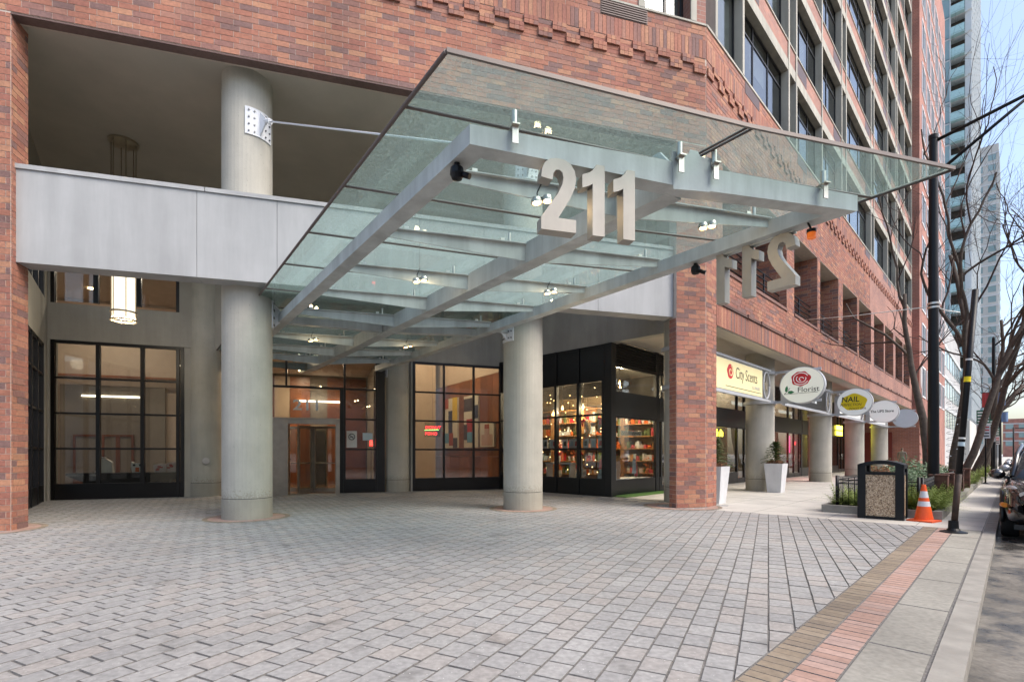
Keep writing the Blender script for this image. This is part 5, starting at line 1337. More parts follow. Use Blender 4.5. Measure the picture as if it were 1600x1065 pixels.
# ring bands round the arcade columns and rails carrying the sign boxes
for i, (x, y) in enumerate(ACOL):
    rb = MB()
    for z in (3.12, 4.18): rb.lathe(x, y, [(.485, z), (.56, z), (.56, z + .11), (.485, z + .11), (.485, z)], 36)
    rb.build('sign_ring', M['sign_steel'], bld)
BOX = [('CITY', 11.35, 15.35, 'cream lit sign box with small red rose and script before first arcade bay'), ('', 18.0, 23.6, 'dark sign box with pale lettering between second and third columns'), ('', 26.2, 31.0, 'pale framed sign box between third and fourth columns'), ('', 33.6, 38.8, 'red lettered sign box between the farthest columns')]
for i, (t_, s0, s1, lab) in enumerate(BOX):
    o = thing('sign_box', lab, 'sign', ST.p((s0 + s1) / 2, 5.0, 3.12), 'sign boxes along the arcade')
    for z in (3.14, 4.20):
        p = MB(); p.box(ST, s0 - .35, s1 + .75, 4.88, 4.98, z, z + .07); p.build('rail', M['sign_steel'], o)
    p = MB(); p.box(ST, s0, s1, 4.92, 5.14, 3.215, 4.195); p.build('cabinet', M['sign_steel'], o)
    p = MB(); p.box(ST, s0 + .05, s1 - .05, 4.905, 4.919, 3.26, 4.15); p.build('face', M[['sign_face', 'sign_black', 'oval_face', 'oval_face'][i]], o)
    hp = [ST.p(s1 + .42 + .30 * math.cos(k * math.pi / 16), 4.93, 3.70 + .46 * math.sin(k * math.pi / 16)) for k in range(33)]
    p = MB(); p.tube(hp, .035, 6); p.build('hoop', M['sign_steel'], o)
    st5 = []
    for k in range(10): rr_ = .2 if k % 2 == 0 else .08; st5.append((rr_ * math.sin(k * math.pi / 5), rr_ * 1.3 * math.cos(k * math.pi / 5)))
    p = MB(); p.extrude(st5[::-1], ST.p(s1 + .42, 4.93, 3.70), (*ST.d, 0), (0, 0, 1), tuple(Vector((*ST.n, 0)) * .02)); p.build('star', M['bronze'], o)
    if i == 0:
        text('City Scents', .50, M['sign_black'], ST.p(12.95, 4.90, 3.66), ST, o, squash=.82, off=-.004)
        text('FLOWERS', .16, M['sign_steel'], ST.p(14.35, 4.90, 3.44), ST, o)
        p = MB(); bl = [(.24 * math.cos(k * math.pi / 14) * (1 + .07 * math.sin(5 * k)), .22 * math.sin(k * math.pi / 14)) for k in range(28)]
        p.extrude(bl, ST.p(12.55, 4.901, 3.82), (*ST.d, 0), (0, 0, 1), tuple(Vector((*ST.n, 0)) * .003)); p.build('rose', M['sign_red'], o)
        q = MB(); q.tube([ST.p(12.55 + (.03 + .011 * k) * math.cos(k * .55), 4.898, 3.82 + (.03 + .011 * k) * math.sin(k * .55)) for k in range(15)], .016, 5); q.build('petal_line', M['sign_face'], o)
        q = MB(); q.box(ST, 12.2, 15.2, 4.898, 4.904, 3.36, 3.375); q.build('underline', M['sign_black'], o)
    strokes = [(0, .08), (.22, .3), (.62, .1), (.85, .34), (1.3, .12), (1.55, .3), (2.0, .1), (2.3, .36), (2.8, .1), (3.1, .3)]
    if i == 1:
        for x_, w_ in strokes: q = MB(); q.box(ST, 18.6 + x_, 18.6 + x_ + w_, 4.897, 4.904, 3.5, 3.95); q.build('letter_stroke', M['white_vinyl'], o)
    if i == 3:
        for x_, w_ in strokes[:7]: q = MB(); q.box(ST, 34.6 + x_, 34.6 + x_ + w_, 4.897, 4.904, 3.45, 3.9); q.build('letter_stroke', M['sign_red'], o)

# ================================================================ planted pots
def spray(mb, base, n, L, seed, droop=.5, w=.05, up=.5, leafs=7):
    q = random.Random(seed)
    for k in range(n):
        a = q.uniform(0, 6.283); e = q.uniform(.1, 1.0); ln = L * q.uniform(.6, 1.1)
        d = Vector((math.cos(a) * e, math.sin(a) * e, up + q.random() * .5)).normalized(); p = Vector(base); s_ = Vector((-math.sin(a), math.cos(a), 0))
        for j in range(leafs):
            nx = p + d * ln / leafs; d = (d + Vector((0, 0, -droop / leafs))).normalized()
            wj = w * (1 - j / leafs) * 2.2 + w * .3
            for sg in (-1, 1):
                tip_ = p + s_ * sg * wj + d * ln / leafs * .9; mb.quad([tuple(p), tuple(p + d * ln / leafs * .35), tuple(tip_)] if sg > 0 else [tuple(tip_), tuple(p + d * ln / leafs * .35), tuple(p)])
            p = nx
def pot(x, y, label, seed):
    o = thing('planter_pot', label, 'planter', (x, y, 0), 'tall white pots'); rot = ST.rotz(); H = 1.0
    p = MB(); F = Frame(x, y, 44.4); lo, hi, th = .215, .30, .03
    def ring(h, z): return [F.p(-h, -h, z), F.p(h, -h, z), F.p(h, h, z), F.p(-h, h, z)]
    A, B_, C_, D_ = ring(lo, 0.0), ring(hi, H), ring(hi - th, H), ring(hi - th - .01, H - .12)
    for r0, r1 in ((A, B_), (B_, C_), (C_, D_)):
        for k in range(4): p.quad([r0[k], r0[(k+1) % 4], r1[(k+1) % 4], r1[k]])
    p.quad(A[::-1]); p.build('pot', M['pot'], o)
    p = MB(); p.quad(ring(hi - th - .012, H - .1)); 
    q = random.Random(seed)
    for k in range(90):
        c = Vector(F.p(q.uniform(-.22, .22), q.uniform(-.22, .22), H - .05 + q.random() * .15)); d = Vector((q.gauss(0, 1), q.gauss(0, 1), q.gauss(0, .4))).normalized() * .07; s_ = d.orthogonal().normalized() * .02; p.quad([tuple(c - d - s_), tuple(c + d - s_), tuple(c + d + s_), tuple(c - d + s_)])
    p.build('dry_fill', M['dry'], o)
    p = MB(); p.tube([(x, y, H - .1), (x + .02, y, H + .8)], [.02, .006], 6); p.build('trunk', M['dry'], o)
    p = MB()
    for k in range(70):
        t = (k / 70) ** .9; z = H + .02 + .72 * t; a = k * 2.4; L = (.40 * (1 - t) ** .8 + .10) * q.uniform(.7, 1.2)
        d0 = Vector((math.cos(a), math.sin(a), .55 + .5 * t)).normalized(); c = Vector((x, y, z)); m_ = 10; pp = c
        for j in range(m_):
            d0 = (d0 + Vector((0, 0, -.11))).normalized(); sd_ = Vector((-d0.y, d0.x, 0)).normalized(); nx = pp + d0 * L / m_
            for sg in (-1, 1):
                for w_ in range(2):
                    e = pp + sd_ * sg * q.uniform(.03, .075) + d0 * q.uniform(.02, .06) + Vector((0, 0, q.uniform(-.035, .03))); v_ = d0 * .013 + Vector((0, 0, .006)); p.quad([tuple(pp - v_), tuple(pp + v_), tuple(e)])
            pp = nx
    p.build('crown', M['leaf'], o)
pot(5.52, 13.95, 'tall white tapered pot with small conifer beside the brick corner pier', 3)
pot(9.2, 17.85, 'tall white tapered pot with small conifer before the second round column', 5)

# ================================================================ street furniture
def agg():
    m, t, b = nodes('pebble_aggregate'); g = N(t, 'ShaderNodeNewGeometry'); v = t.nodes.new('ShaderNodeTexVoronoi'); v.inputs['Scale'].default_value = 55
    t.links.new(g.outputs['Position'], v.inputs['Vector']); sx = N(t, 'ShaderNodeSeparateColor'); t.links.new(v.outputs['Color'], sx.inputs[0])
    r = ramp(t, [(0, (.58, .43, .28)), (.3, (.74, .59, .42)), (.6, (.44, .31, .20)), (.75, (.66, .52, .35)), (.92, (.22, .15, .10))], True); t.links.new(sx.outputs[0], r.inputs['Fac'])
    r2 = ramp(t, [(.35, (1, 1, 1)), (.75, (.45, .4, .36))]); t.links.new(v.outputs['Distance'], r2.inputs['Fac']); 
    mul = N(t, 'ShaderNodeMath', operation='MULTIPLY'); mul.inputs[1].default_value = 1.0
    t.links.new(mixc(t, 'MULTIPLY', 1.0, r.outputs['Color'], r2.outputs['Color']), b.inputs['Base Color']); b.inputs['Roughness'].default_value = .7
    bp_ = N(t, 'ShaderNodeBump', Strength=.8, Distance=.01, invert=True); t.links.new(v.outputs['Distance'], bp_.inputs['Height']); t.links.new(bp_.outputs['Normal'], b.inputs['Normal'])
    return m
M['aggregate'] = agg()
def trash():
    c0 = Vector((7.78, 10.75, 0))
    o = thing('litter_bin', 'black litter bin with tan pebble panels and arched lid beside cone', 'bin', tuple(c0))
    F = Frame(c0.x, c0.y, 133.0)      # front face runs from back-left to front-right
    w, d, h = .32, .27, .94           # half width, half depth, panel height
    # F.d = right-and-near, F.n = right-and-far ; the camera sees the -n side and the +d side
    for sa in (-1, 1):
        for sb in (-1, 1):
            p = MB(); p.box(F, sa * w - .07, sa * w + .07, sb * d - .07, sb * d + .07, 0, h + .16); p.build('corner_post', M['black_metal'], o)
    for sb in (-1, 1):
        p = MB(); p.box(F, -w + .07, w - .07, sb * d - .045, sb * d + .045, .06, h - .03); p.build('pebble_panel', M['aggregate'], o)
    for sa in (-1, 1):
        p = MB(); p.box(F, sa * w - .045, sa * w + .045, -d + .07, d - .07, .06, h - .03); p.build('pebble_panel', M['aggregate'], o)
    p = MB()
    for z0, z1 in ((0, .059), (h - .029, h + .02)):
        p.box(F, -w + .07, w - .07, -d - .055, -d + .05, z0, z1); p.box(F, -w + .07, w - .07, d - .05, d + .055, z0, z1); p.box(F, -w - .055, -w + .05, -d + .07, d - .07, z0, z1); p.box(F, w - .05, w + .055, -d + .07, d - .07, z0, z1)
    p.build('frame_rail', M['black_metal'], o)
    p = MB(); n = 12; prev = None          # arched hood
    def arc(k): x = -w - .07 + (2 * w + .14) * k / n; q = (2 * k / n - 1); return x, h + .161 + .085 * (1 - q * q) + .02
    for k in range(n):
        x0, z0 = arc(k); x1, z1 = arc(k + 1); b0, b1 = -d - .07, d + .07
        P_ = F.p
        p.quad([P_(x0, b0, z0), P_(x1, b0, z1), P_(x1, b1, z1), P_(x0, b1, z0)], None, 0, True); p.quad([P_(x0, b1, h + .161), P_(x1, b1, h + .161), P_(x1, b0, h + .161), P_(x0, b0, h + .161)] if False else [P_(x0, b1, z0 - .075), P_(x1, b1, z1 - .075), P_(x1, b0, z1 - .075), P_(x0, b0, z0 - .075)], None, 0, True)
        p.quad([P_(x0, b0, z0 - .075), P_(x1, b0, z1 - .075), P_(x1, b0, z1), P_(x0, b0, z0)]); p.quad([P_(x1, b1, z1 - .075), P_(x0, b1, z0 - .075), P_(x0, b1, z0), P_(x1, b1, z1)])
    p.quad([P_(-w - .07, b1, h + .1), P_(-w - .07, b0, h + .1), P_(-w - .07, b0, h + .182), P_(-w - .07, b1, h + .182)]); p.quad([P_(w + .07, b0, h + .1), P_(w + .07, b1, h + .1), P_(w + .07, b1, h + .182), P_(w + .07, b0, h + .182)])
    p.build('hood', M['black_metal'], o)
    p = MB(); p.box(F, -w + .075, w - .075, -d + .075, d - .075, .03, h + .0); p.build('liner', M['black'], o)
trash()
M['cone_orange'] = plain('cone_orange', (.80, .10, .015), .5, var=.08, scale=6); M['reflect'] = plain('reflective_band', (.62, .63, .66), .4, var=.05)
cx, cy = 8.22, 10.22
co = thing('traffic_cone', 'orange traffic cone with two white bands beside litter bin', 'cone', (cx, cy, 0))
def cr(z): return .155 - (.155 - .032) * (z - .04) / .69
for z0, z1, m_, nm in ((.04, .30, 'cone_orange', 'body'), (.30, .40, 'reflect', 'band'), (.40, .47, 'cone_orange', 'body'), (.47, .60, 'reflect', 'band'), (.60, .73, 'cone_orange', 'tip')):
    p = MB(); p.cyl(cx, cy, z0, z1, cr(z0), cr(z1), 28, caps=(nm == 'tip')); p.build(nm, M[m_], co)
F = Frame(cx, cy, 60); p = MB(); p.box(F, -.215, .215, -.215, .215, .0, .03); p.cyl(cx, cy, .03, .042, .18, .157, 28, caps=False); p.build('base', M['cone_orange'], co)
# leaning sign post
lp_ = thing('leaning_post', 'black steel post leaning by the kerb with faded stickers', 'post', (7.57, 8.78, 0))
b0 = Vector((7.57, 8.78, 0)); b1 = Vector((7.57 + .36, 8.78 - .02, 4.15)); dd = (b1 - b0).normalized()
M['rust'] = plain('rusty_black', (.05, .03, .022), .7, var=.6, scale=7)
p = MB(); p.tube([b0 + dd * .1, b0 + dd * 1.0], .047, 12); p.build('lower_post', M['rust'], lp_)
p = MB(); p.tube([b0 + dd * 1.0, b1], .047, 12); p.build('upper_post', M['black_metal'], lp_)
p = MB(); p.lathe(b0.x, b0.y, [(.19, 0), (.19, .012), (.10, .035), (.075, .07), (.068, .2), (.05, .2)], 20); p.build('flange', M['black_metal'], lp_)
for z, h, m_ in ((1.48, .07, 'sky_paper'), (2.95, .03, 'paper'), (2.58, .09, 'sign_yellow'), (1.60, .03, 'paper')):
    c = b0 + dd * z; p = MB(); p.tube([c, c + dd * h], .0485, 12, caps=False); p.build('sticker', M[m_], lp_)
# street lamp with two arms
lx2, ly2 = 10.70, 13.0
sl = thing('street_lamp', 'tall black street lamp pole with twin arms over the road', 'street lamp', (lx2, ly2, .1))
p = MB(); p.lathe(lx2, ly2, [(.17, .05), (.17, .5), (.125, .62), (.115, 3), (.09, 9.3), (.10, 9.32), (.10, 9.42), (.0, 9.46)], 20); p.build('pole', M['black_metal'], sl)
qd = Vector((.7145, -.6997, 0))
for z, rise, L_ in ((9.25, .23, 4.4), (8.38, .70, 1.95)):
    p = MB(); p.tube([Vector((lx2, ly2, z)), Vector((lx2, ly2, z + rise * L_)) + qd * L_], [.042, .034], 10); p.build('arm', M['black_metal'], sl)
p = MB(); e = Vector((lx2, ly2, 10.2)) + qd * 4.4; p.lathe(e.x, e.y, [(.02, e.z + .12), (.14, e.z + .08), (.25, e.z - .05), (.2, e.z - .1)], 16); p.build('lamp_head', M['black_metal'], sl)
for z in (5.02, 5.12):
    p = MB(); p.lathe(lx2, ly2, [(.105, z), (.125, z), (.125, z + .05), (.105, z + .05)], 18); p.build('band', M['stainless'], sl)
fp = Vector(ST.p(17.2, FAC - .02, 6.1)); lp3 = Vector((lx2, ly2, 5.08)); ep = Vector(ST.p(16.2, -.1, 5.35))
for i, (a, b_) in enumerate(((fp, lp3), (lp3, ep))):
    p = MB(); p.tube([a, a.lerp(b_, .5) + Vector((0, 0, -.03)), b_], .012, 6); p.build('guy_wire', M['paper'], sl)
# raised planting bed
bed = thing('planting_bed', 'long kerbed planting bed with ferns between sidewalk and street', 'planter', ST.p(20, 1, 0))
for s0, s1, b0_, b1_ in ((10.42, 52, -.16, -.02), (10.42, 52, 1.85, 1.99), (10.42, 10.56, -.019, 1.849)):
    x = s0
    while x < s1 - .2 and s1 - s0 > 1:
        e = min(x + 2.4, s1); p = MB(); p.box(ST, x + .004, e - .004, b0_, b1_, -.02, .17); p.build('kerb_stone', M['kerb'], bed); x = e
    if s1 - s0 <= 1: p = MB(); p.box(ST, s0, s1, b0_, b1_, -.02, .17); p.build('kerb_stone', M['kerb'], bed)
p = MB(); p.box(ST, 10.56, 52, -.02, 1.85, .0, .09); p.build('soil', M['soil'], bed)
# low iron fence panels round the bed
def fence(s0, s1, b, along, label):
    o = thing('iron_fence', label, 'fence', ST.p(s0, b if along == 's' else s0, .09), 'low iron fences of the planting bed')
    n = int((s1 - s0) / .11); pt = (lambda t, z: ST.p(t, b, z)) if along == 's' else (lambda t, z: ST.p(b, t, z))
    for z in (.22, .66, .74):
        p = MB(); p.tube([pt(s0, z), pt(s1, z)], .013, 6); p.build('rail', M['black_metal'], o)
    pk = MB(); c = pt(0, 0)
    for i in range(n + 1):
        t = s0 + (s1 - s0) * i / n; thick = .034 if i in (0, n) else .008; hz = .84 if i in (0, n) else .80
        p = MB(); p.tube([pt(t, .06), pt(t, hz)], thick, 6); p.build('post' if i in (0, n) else 'picket', M['black_metal'], o)
fence(.25, 1.75, 10.75, 'b', 'low black iron fence across the near end of planting bed')
fence(10.85, 16.0, 1.75, 's', 'low black iron fence along the shop side of planting bed')
fence(10.85, 13.2, .2, 's', 'low black iron fence near the cone on street side')
fence(14.4, 19.5, .15, 's', 'low black iron fence past the lamp pole on street side')
M['box_rust'] = plain('rusty_box', (.10, .04, .025), .7, var=.7, scale=5)
for i, (s_, b_) in enumerate(((13.15, .02), (14.35, -.02), (18.2, .0), (20.4, -.05))):
    p = MB(); p.box(ST, s_, s_ + .42, b_ - .07, b_ + .28, .09, .80); p.box(ST, s_ - .015, s_ + .435, b_ - .085, b_ + .295, .80, .83)
    tag(p.build('utility_box', M['box_rust']), ['rusty black utility box right beside the lamp pole base', 'rusty black utility box just right of the lamp pole', 'black utility box farther along the planting bed', 'farthest black utility box along the planting bed'][i], 'box', 'utility boxes in the bed')
# ferns and shrubs
fern_me = []
for sd_ in range(4):
    p = MB(); spray(p, (0, 0, 0), 34, .62, 20 + sd_, 1.1, .05, .55, 9); fern_me.append(p.mesh('fern_fronds', M['leaf2']))
q = random.Random(5); spots = []
for k in range(80):
    s_ = 10.72 + 14 * (k / 80) ** 1.5 + q.uniform(-.15, .15); b_ = q.choice([q.uniform(.0, .45), q.uniform(.0, .4), q.uniform(.5, 1.2), q.uniform(1.3, 1.75)])
    spots.append((s_, b_))
for k in range(22): spots.append((10.68 + q.uniform(0, .5), .1 + 1.75 * k / 22))
for k in range(14): spots.append((10.9 + k * .22, q.uniform(-.05, .12)))
for k in range(26): spots.append((23 + k * 1.0, q.uniform(-.1, .5)))
def fern_label(s_, b_):
    if s_ < 11.35: return 'light green fern clump at the near end of planting bed'
    if s_ < 16: return 'light green fern clump on street side between cone and lamp pole' if b_ < .5 else 'light green fern clump inside the bed behind litter bin'
    return 'light green fern clump farther along the bed under bare trees'
for i, (s_, b_) in enumerate(spots):
    tag(link_mesh('fern', fern_me[i % 4], None, ST.p(s_, b_, .08), (0, 0, q.uniform(0, 6.28)), (q.uniform(.75, 1.1),) * 3), fern_label(s_, b_), 'fern', 'ferns in the planting bed')
def shrub(s_, b_, r, h, seed, label, mat='leaf3', z0=.08):
    qq = random.Random(seed); x, y, _ = ST.p(s_, b_); o = thing('shrub', label, 'shrub', (x, y, z0), 'shrubs in the planting bed'); p = MB()
    for k in range(1500):
        d = Vector((qq.gauss(0, 1), qq.gauss(0, 1), qq.gauss(0, 1))).normalized(); rr_ = qq.random() ** .4
        c = Vector((x, y, z0 + h * .52)) + Vector((d.x * r * rr_, d.y * r * rr_, d.z * h * .5 * rr_)) * (1 + .15 * math.sin(d.x * 7 + seed) * math.cos(d.y * 6))
        e = Vector((qq.gauss(0, 1), qq.gauss(0, 1), qq.gauss(0, 1))).normalized() * .045; s2 = e.orthogonal().normalized() * .022
        p.quad([tuple(c - e), tuple(c + s2), tuple(c + e), tuple(c - s2)])
    p.build('foliage', M[mat], o)
    p = MB()
    for k in range(7): a = k * .9; p.tube([(x, y, z0 - .02), (x + .5 * r * math.cos(a), y + .5 * r * math.sin(a), z0 + h * .6)], [.014, .005], 5)
    p.build('stems', M['dry'], o)
shrub(14.6, .9, .75, 1.15, 1, 'rounded dark green shrub left of the lamp pole'); shrub(16.3, 1.3, .6, .9, 2, 'small dark green shrub behind the litter bin')
shrub(12.9, 1.2, .45, .95, 7, 'sparse reddish green bush right behind the litter bin', 'dry'); shrub(20.0, 1.0, .7, .9, 3, 'dark shrub between the tree trunks'); shrub(24.5, .8, .6, .8, 4, 'farthest dark shrub in the planting bed')

# ================================================================ bare street trees
M['bark'] = plain('grey_brown_bark', (.075, .058, .046), .9, var=.35, scale=9, bump=1.0, bscale=35)
M['twig'] = plain('dark_twig', (.06, .038, .032), .9, var=.25, scale=6)
M['twinkle'] = emit('tiny_lamp', (.75, .85, 1), 1.0)
def bare_tree(s_, b_, h, r, seed, label, lean=(0, 0), dens=1.0):
    qq = random.Random(seed); x, y, _ = ST.p(s_, b_); o = thing('bare_tree', label, 'tree', (x, y, .08), 'bare street trees')
    trunk, crown = MB(), MB()
    def limb(p, d, L, rad, depth):
        n = max(3, int(L / .45)); pts = [p]; rs = [rad]; dd_ = d.copy()
        for k in range(n):
            wob = .16 if depth else .06
            dd_ = (dd_ + Vector((qq.gauss(0, wob), qq.gauss(0, wob), qq.gauss(0, wob) + (.03 if depth else 0)))).normalized(); pts.append(pts[-1] + dd_ * L / n); rs.append(rad * (1 - .62 * (k + 1) / n))
        (trunk if depth <= 1 else crown).tube(pts, rs, 9 if depth == 0 else (6 if depth < 2 else (4 if depth < 3 else 3)), 0, depth == 0)
        if depth >= 5 or rad < .005: return
        m_ = max(2, round((5 if depth == 0 else 4 if depth < 3 else 3) * (dens if depth < 3 else 1)))
        for j in range(m_):
            f = .38 + .62 * (j + qq.random()) / m_ if depth == 0 else .25 + .75 * (j + qq.random() * .8) / m_
            i = min(n, max(1, int(f * n))); ax = (pts[i] - pts[i-1]).normalized(); side = ax.orthogonal().normalized(); side.rotate(Matrix.Rotation(qq.uniform(0, 6.283), 3, ax))
            ang = qq.uniform(.4, .85) if depth else qq.uniform(.35, .75)
            nd = (ax * math.cos(ang) + side * math.sin(ang)) + Vector((lean[0] * .6, lean[1] * .6, .10)); nd.normalize()
            limb(pts[i], nd, L * qq.uniform(.5, .78) * (1.1 if depth == 0 else 1), min(rs[i] * .7, rad * .58), depth + 1)
    limb(Vector((x, y, .05)), Vector((lean[0], lean[1], 1)).normalized(), h * .55, r, 0)
    trunk.build('trunk', M['bark'], o); crown.build('crown', M['twig'], o)
    return o
TREES = [(17.8, .75, 12, .14, 11, 'nearest bare tree just behind the lamp pole', (.05, .0), .6), (22.6, .45, 18, .17, 25, 'second bare tree with leaning dark trunk right of the lamp pole', (.14, -.14), .85), (27.5, .5, 18, .16, 32, 'third bare tree trunk wrapped with tiny lights', (.14, -.14), .85),
         (34.5, .4, 19, .18, 47, 'fourth bare tree reaching branches over the road', (.26, -.26), .95), (42.0, .4, 18, .2, 58, 'fifth bare tree beside the banners', (.28, -.28), .95), (52, .4, 16, .2, 63, 'sixth bare tree far along the street', (.2, -.2), .9), (64, .3, 14, .2, 71, 'farthest bare tree at the end of the row', (.15, -.15), .9)]
for a in TREES: bare_tree(*a)
for s_, b_, r in ((22.6, .45, .17), (27.5, .5, .15)):
    o = thing('light_string', 'string of tiny lights wound round ' + ('the second bare trunk' if s_ < 25 else 'the third bare trunk'), 'string lights', ST.p(s_, b_, .2))
    x, y, _ = ST.p(s_, b_); pts = [(x + (r + .03) * math.cos(k * .6), y + (r + .03) * math.sin(k * .6), .2 + k * .022) for k in range(150)]
    p = MB(); p.tube(pts, .007, 4); p.build('wire', M['black'], o)
    p = MB()
    for k in range(0, 150, 6): c = pts[k]; p.cyl(c[0], c[1], c[2] - .008, c[2] + .008, .008, n=5)
    p.build('bulbs', M['twinkle'], o, kind='stuff')
# ================================================================ parked cars
M['tyre'] = plain('tyre_rubber', (.012, .012, .013), .8, var=.2); M['rim'] = plain('alloy_rim', (.25, .25, .26), .3, metal=.9)
M['carglass'] = plain('car_glass', (.02, .025, .03), .06, var=.1, coat=.5); M['chrome'] = plain('chrome', (.6, .6, .62), .12, metal=1.0); M['lens'] = plain('headlamp_lens', (.35, .36, .38), .08, var=.2, coat=1.0)
M['amber_lens'] = plain('amber_marker', (.7, .22, .02), .3)
PAINT = {'black': (.008, .008, .010), 'silver': (.36, .37, .39), 'white': (.7, .7, .7), 'grey': (.10, .105, .115)}
for k, c in PAINT.items(): M['paint_' + k] = plain('car_paint_' + k, c, .22, metal=.3 if k in ('silver', 'grey') else 0, var=.03, coat=1.0)
def loft(mb, secs, closed=True):
    n = len(secs[0]); base = len(mb.v)
    for s in secs: mb.v.extend(s)
    for i in range(len(secs) - 1):
        for j in range(n if closed else n - 1):
            k = (j + 1) % n; mb.f.append((base + i * n + j, base + i * n + k, base + (i + 1) * n + k, base + (i + 1) * n + j)); mb.uv.append([(0, 0)] * 4); mb.mi.append(0); mb.sm.append(True)
    for i, rev in ((0, True), (len(secs) - 1, False)):
        r = [base + i * n + j for j in range(n)]; mb.f.append(tuple(r[::-1] if rev else r)); mb.uv.append([(0, 0)] * n); mb.mi.append(0); mb.sm.append(False)
def car(name, s0, b_edge, paint, label):
    """suv, nose at s0, kerb side at b_edge; local x = towards the nose, y = lateral"""
    W = .955; yc = b_edge - W; z0 = -.12
    o = thing(name, label, 'car', ST.p(s0 + 2.35, yc, z0), 'cars parked along the kerb')
    def C(x, y, z): return ST.p(s0 + 2.35 - x, yc + y, z0 + z)
    st = [(2.36, .60, .38, .62), (2.30, .76, .30, .74), (2.15, .88, .27, .86), (1.9, .93, .25, .93), (1.45, .95, .25, .99), (1.0, .955, .25, 1.03), (.5, .955, .25, 1.05), (-.5, .955, .25, 1.07), (-1.3, .955, .25, 1.08), (-1.9, .94, .28, 1.07), (-2.2, .88, .36, 1.03), (-2.34, .76, .42, .92)]
    secs = []
    for x, w, zb, zs in st:
        half = [(w * .80, zb), (w * .97, zb + .10), (w, zb + .30), (w * .995, zs - .22), (w * .955, zs - .06), (w * .84, zs), (w * .4, zs + .03)]
        secs.append([C(x, y, z) for y, z in half] + [C(x, -y, z) for y, z in reversed(half)])
    p = MB(); loft(p, secs); bo = p.build('body', M[paint], o)
    cab = [(1.02, .80, 1.02, 1.04), (.72, .78, 1.03, 1.26), (.42, .74, 1.04, 1.47), (.15, .70, 1.04, 1.58), (-.4, .69, 1.05, 1.64), (-1.2, .68, 1.05, 1.62), (-1.75, .66, 1.05, 1.50), (-2.15, .66, 1.05, 1.12)]
    secs = []
    for x, w, zb, zt in cab:
        wb = .84; half = [(wb, zb - .02), (wb - (wb - w) * .45, zb + (zt - zb) * .5), (w, zb + (zt - zb) * .9), (w * .88, zt), (w * .4, zt + .02)]
        secs.append([C(x, y, z) for y, z in half] + [C(x, -y, z) for y, z in reversed(half)])
    p = MB(); loft(p, secs); p.build('cabin_glass', M['carglass'], o)
    p = MB(); secs = []
    for x, w, zt in ((.22, .64, 1.585), (-.4, .66, 1.66), (-1.2, .65, 1.64), (-1.75, .62, 1.525)): secs.append([C(x, w, zt - .04), C(x, w * .9, zt + .005), C(x, 0, zt + .03), C(x, -w * .9, zt + .005), C(x, -w, zt - .04)])
    loft(p, secs, True); p.build('roof', M[paint], o)
    for sy in (-1, 1):
        p = MB(); p.tube([C(1.0, sy * .82, 1.04), C(.4, sy * .755, 1.46), C(.1, sy * .70, 1.60), C(-.5, sy * .69, 1.645), C(-1.3, sy * .68, 1.625), C(-1.9, sy * .70, 1.38), C(-2.15, sy * .74, 1.1)], .04, 8); p.build('pillar', M[paint], o)
        p = MB(); p.tube([C(-.55, sy * .83, 1.05), C(-.6, sy * .70, 1.6)], .035, 6); p.build('pillar', M['black'], o)
        p = MB(); p.tube([C(-.2, sy * .6, 1.68), C(-.3, sy * .6, 1.715), C(-1.4, sy * .6, 1.70), C(-1.5, sy * .6, 1.67)], .018, 6); p.build('roof_rail', M['black_metal'], o)
        # mirror
        c = C(.72, sy * 1.03, 1.08); p = MB(); secs = []
        for dx, r in ((.10, .03), (.06, .085), (-.02, .10), (-.05, .085)): secs.append([C(.72 + dx, sy * 1.03 + r * 1.25 * math.cos(t * math.pi / 5), 1.08 + r * math.sin(t * math.pi / 5)) for t in range(10)])
        loft(p, secs); mo = p.build('mirror', M[paint], o); p = MB(); p.tube([C(.72, sy * .93, 1.03), C(.72, sy * .84, 1.0)], .03, 6); p.build('mirror_stem', M['black'], mo)
        # headlamp
        p = MB(); secs = []
        for k in range(7):
            t = k / 6; x = 2.20 - .55 * t; y = sy * (.62 + .30 * t ** .7); hz = .10 * math.sin(math.pi * (.12 + .80 * t)) + .012; zc = .76 + .10 * t
            secs.append([C(x + .05 * math.cos(a), y + sy * .045 * math.cos(a), zc + hz * math.sin(a)) for a in [q * math.pi / 5 for q in range(10)]])
        loft(p, secs); ho = p.build('headlight', M['lens'], o)
        p = MB()
        for xx, yy in ((2.17, .70), (2.06, .80)): p.tube([C(xx, sy * yy, .79), C(xx + .07, sy * yy, .79)], .042, 10)
        p.build('projector', M['chrome'], ho)
        p = MB(); p.tube([C(2.14, sy * .905, .60), C(1.98, sy * .945, .60)], .04, 8); p.build('marker', M['amber_lens'], o)
        p = MB(); p.tube([C(-2.1, sy * .90, .92), C(-2.28, sy * .78, .90)], .06, 8); p.build('tail_light', M['ribbon'], o)
        for k, xd in enumerate((.55, -.45)): 
            p = MB(); p.tube([C(xd, sy * .96, .93), C(xd - .18, sy * .96, .93)], .014, 6); p.build('door_handle', M['chrome'], o)
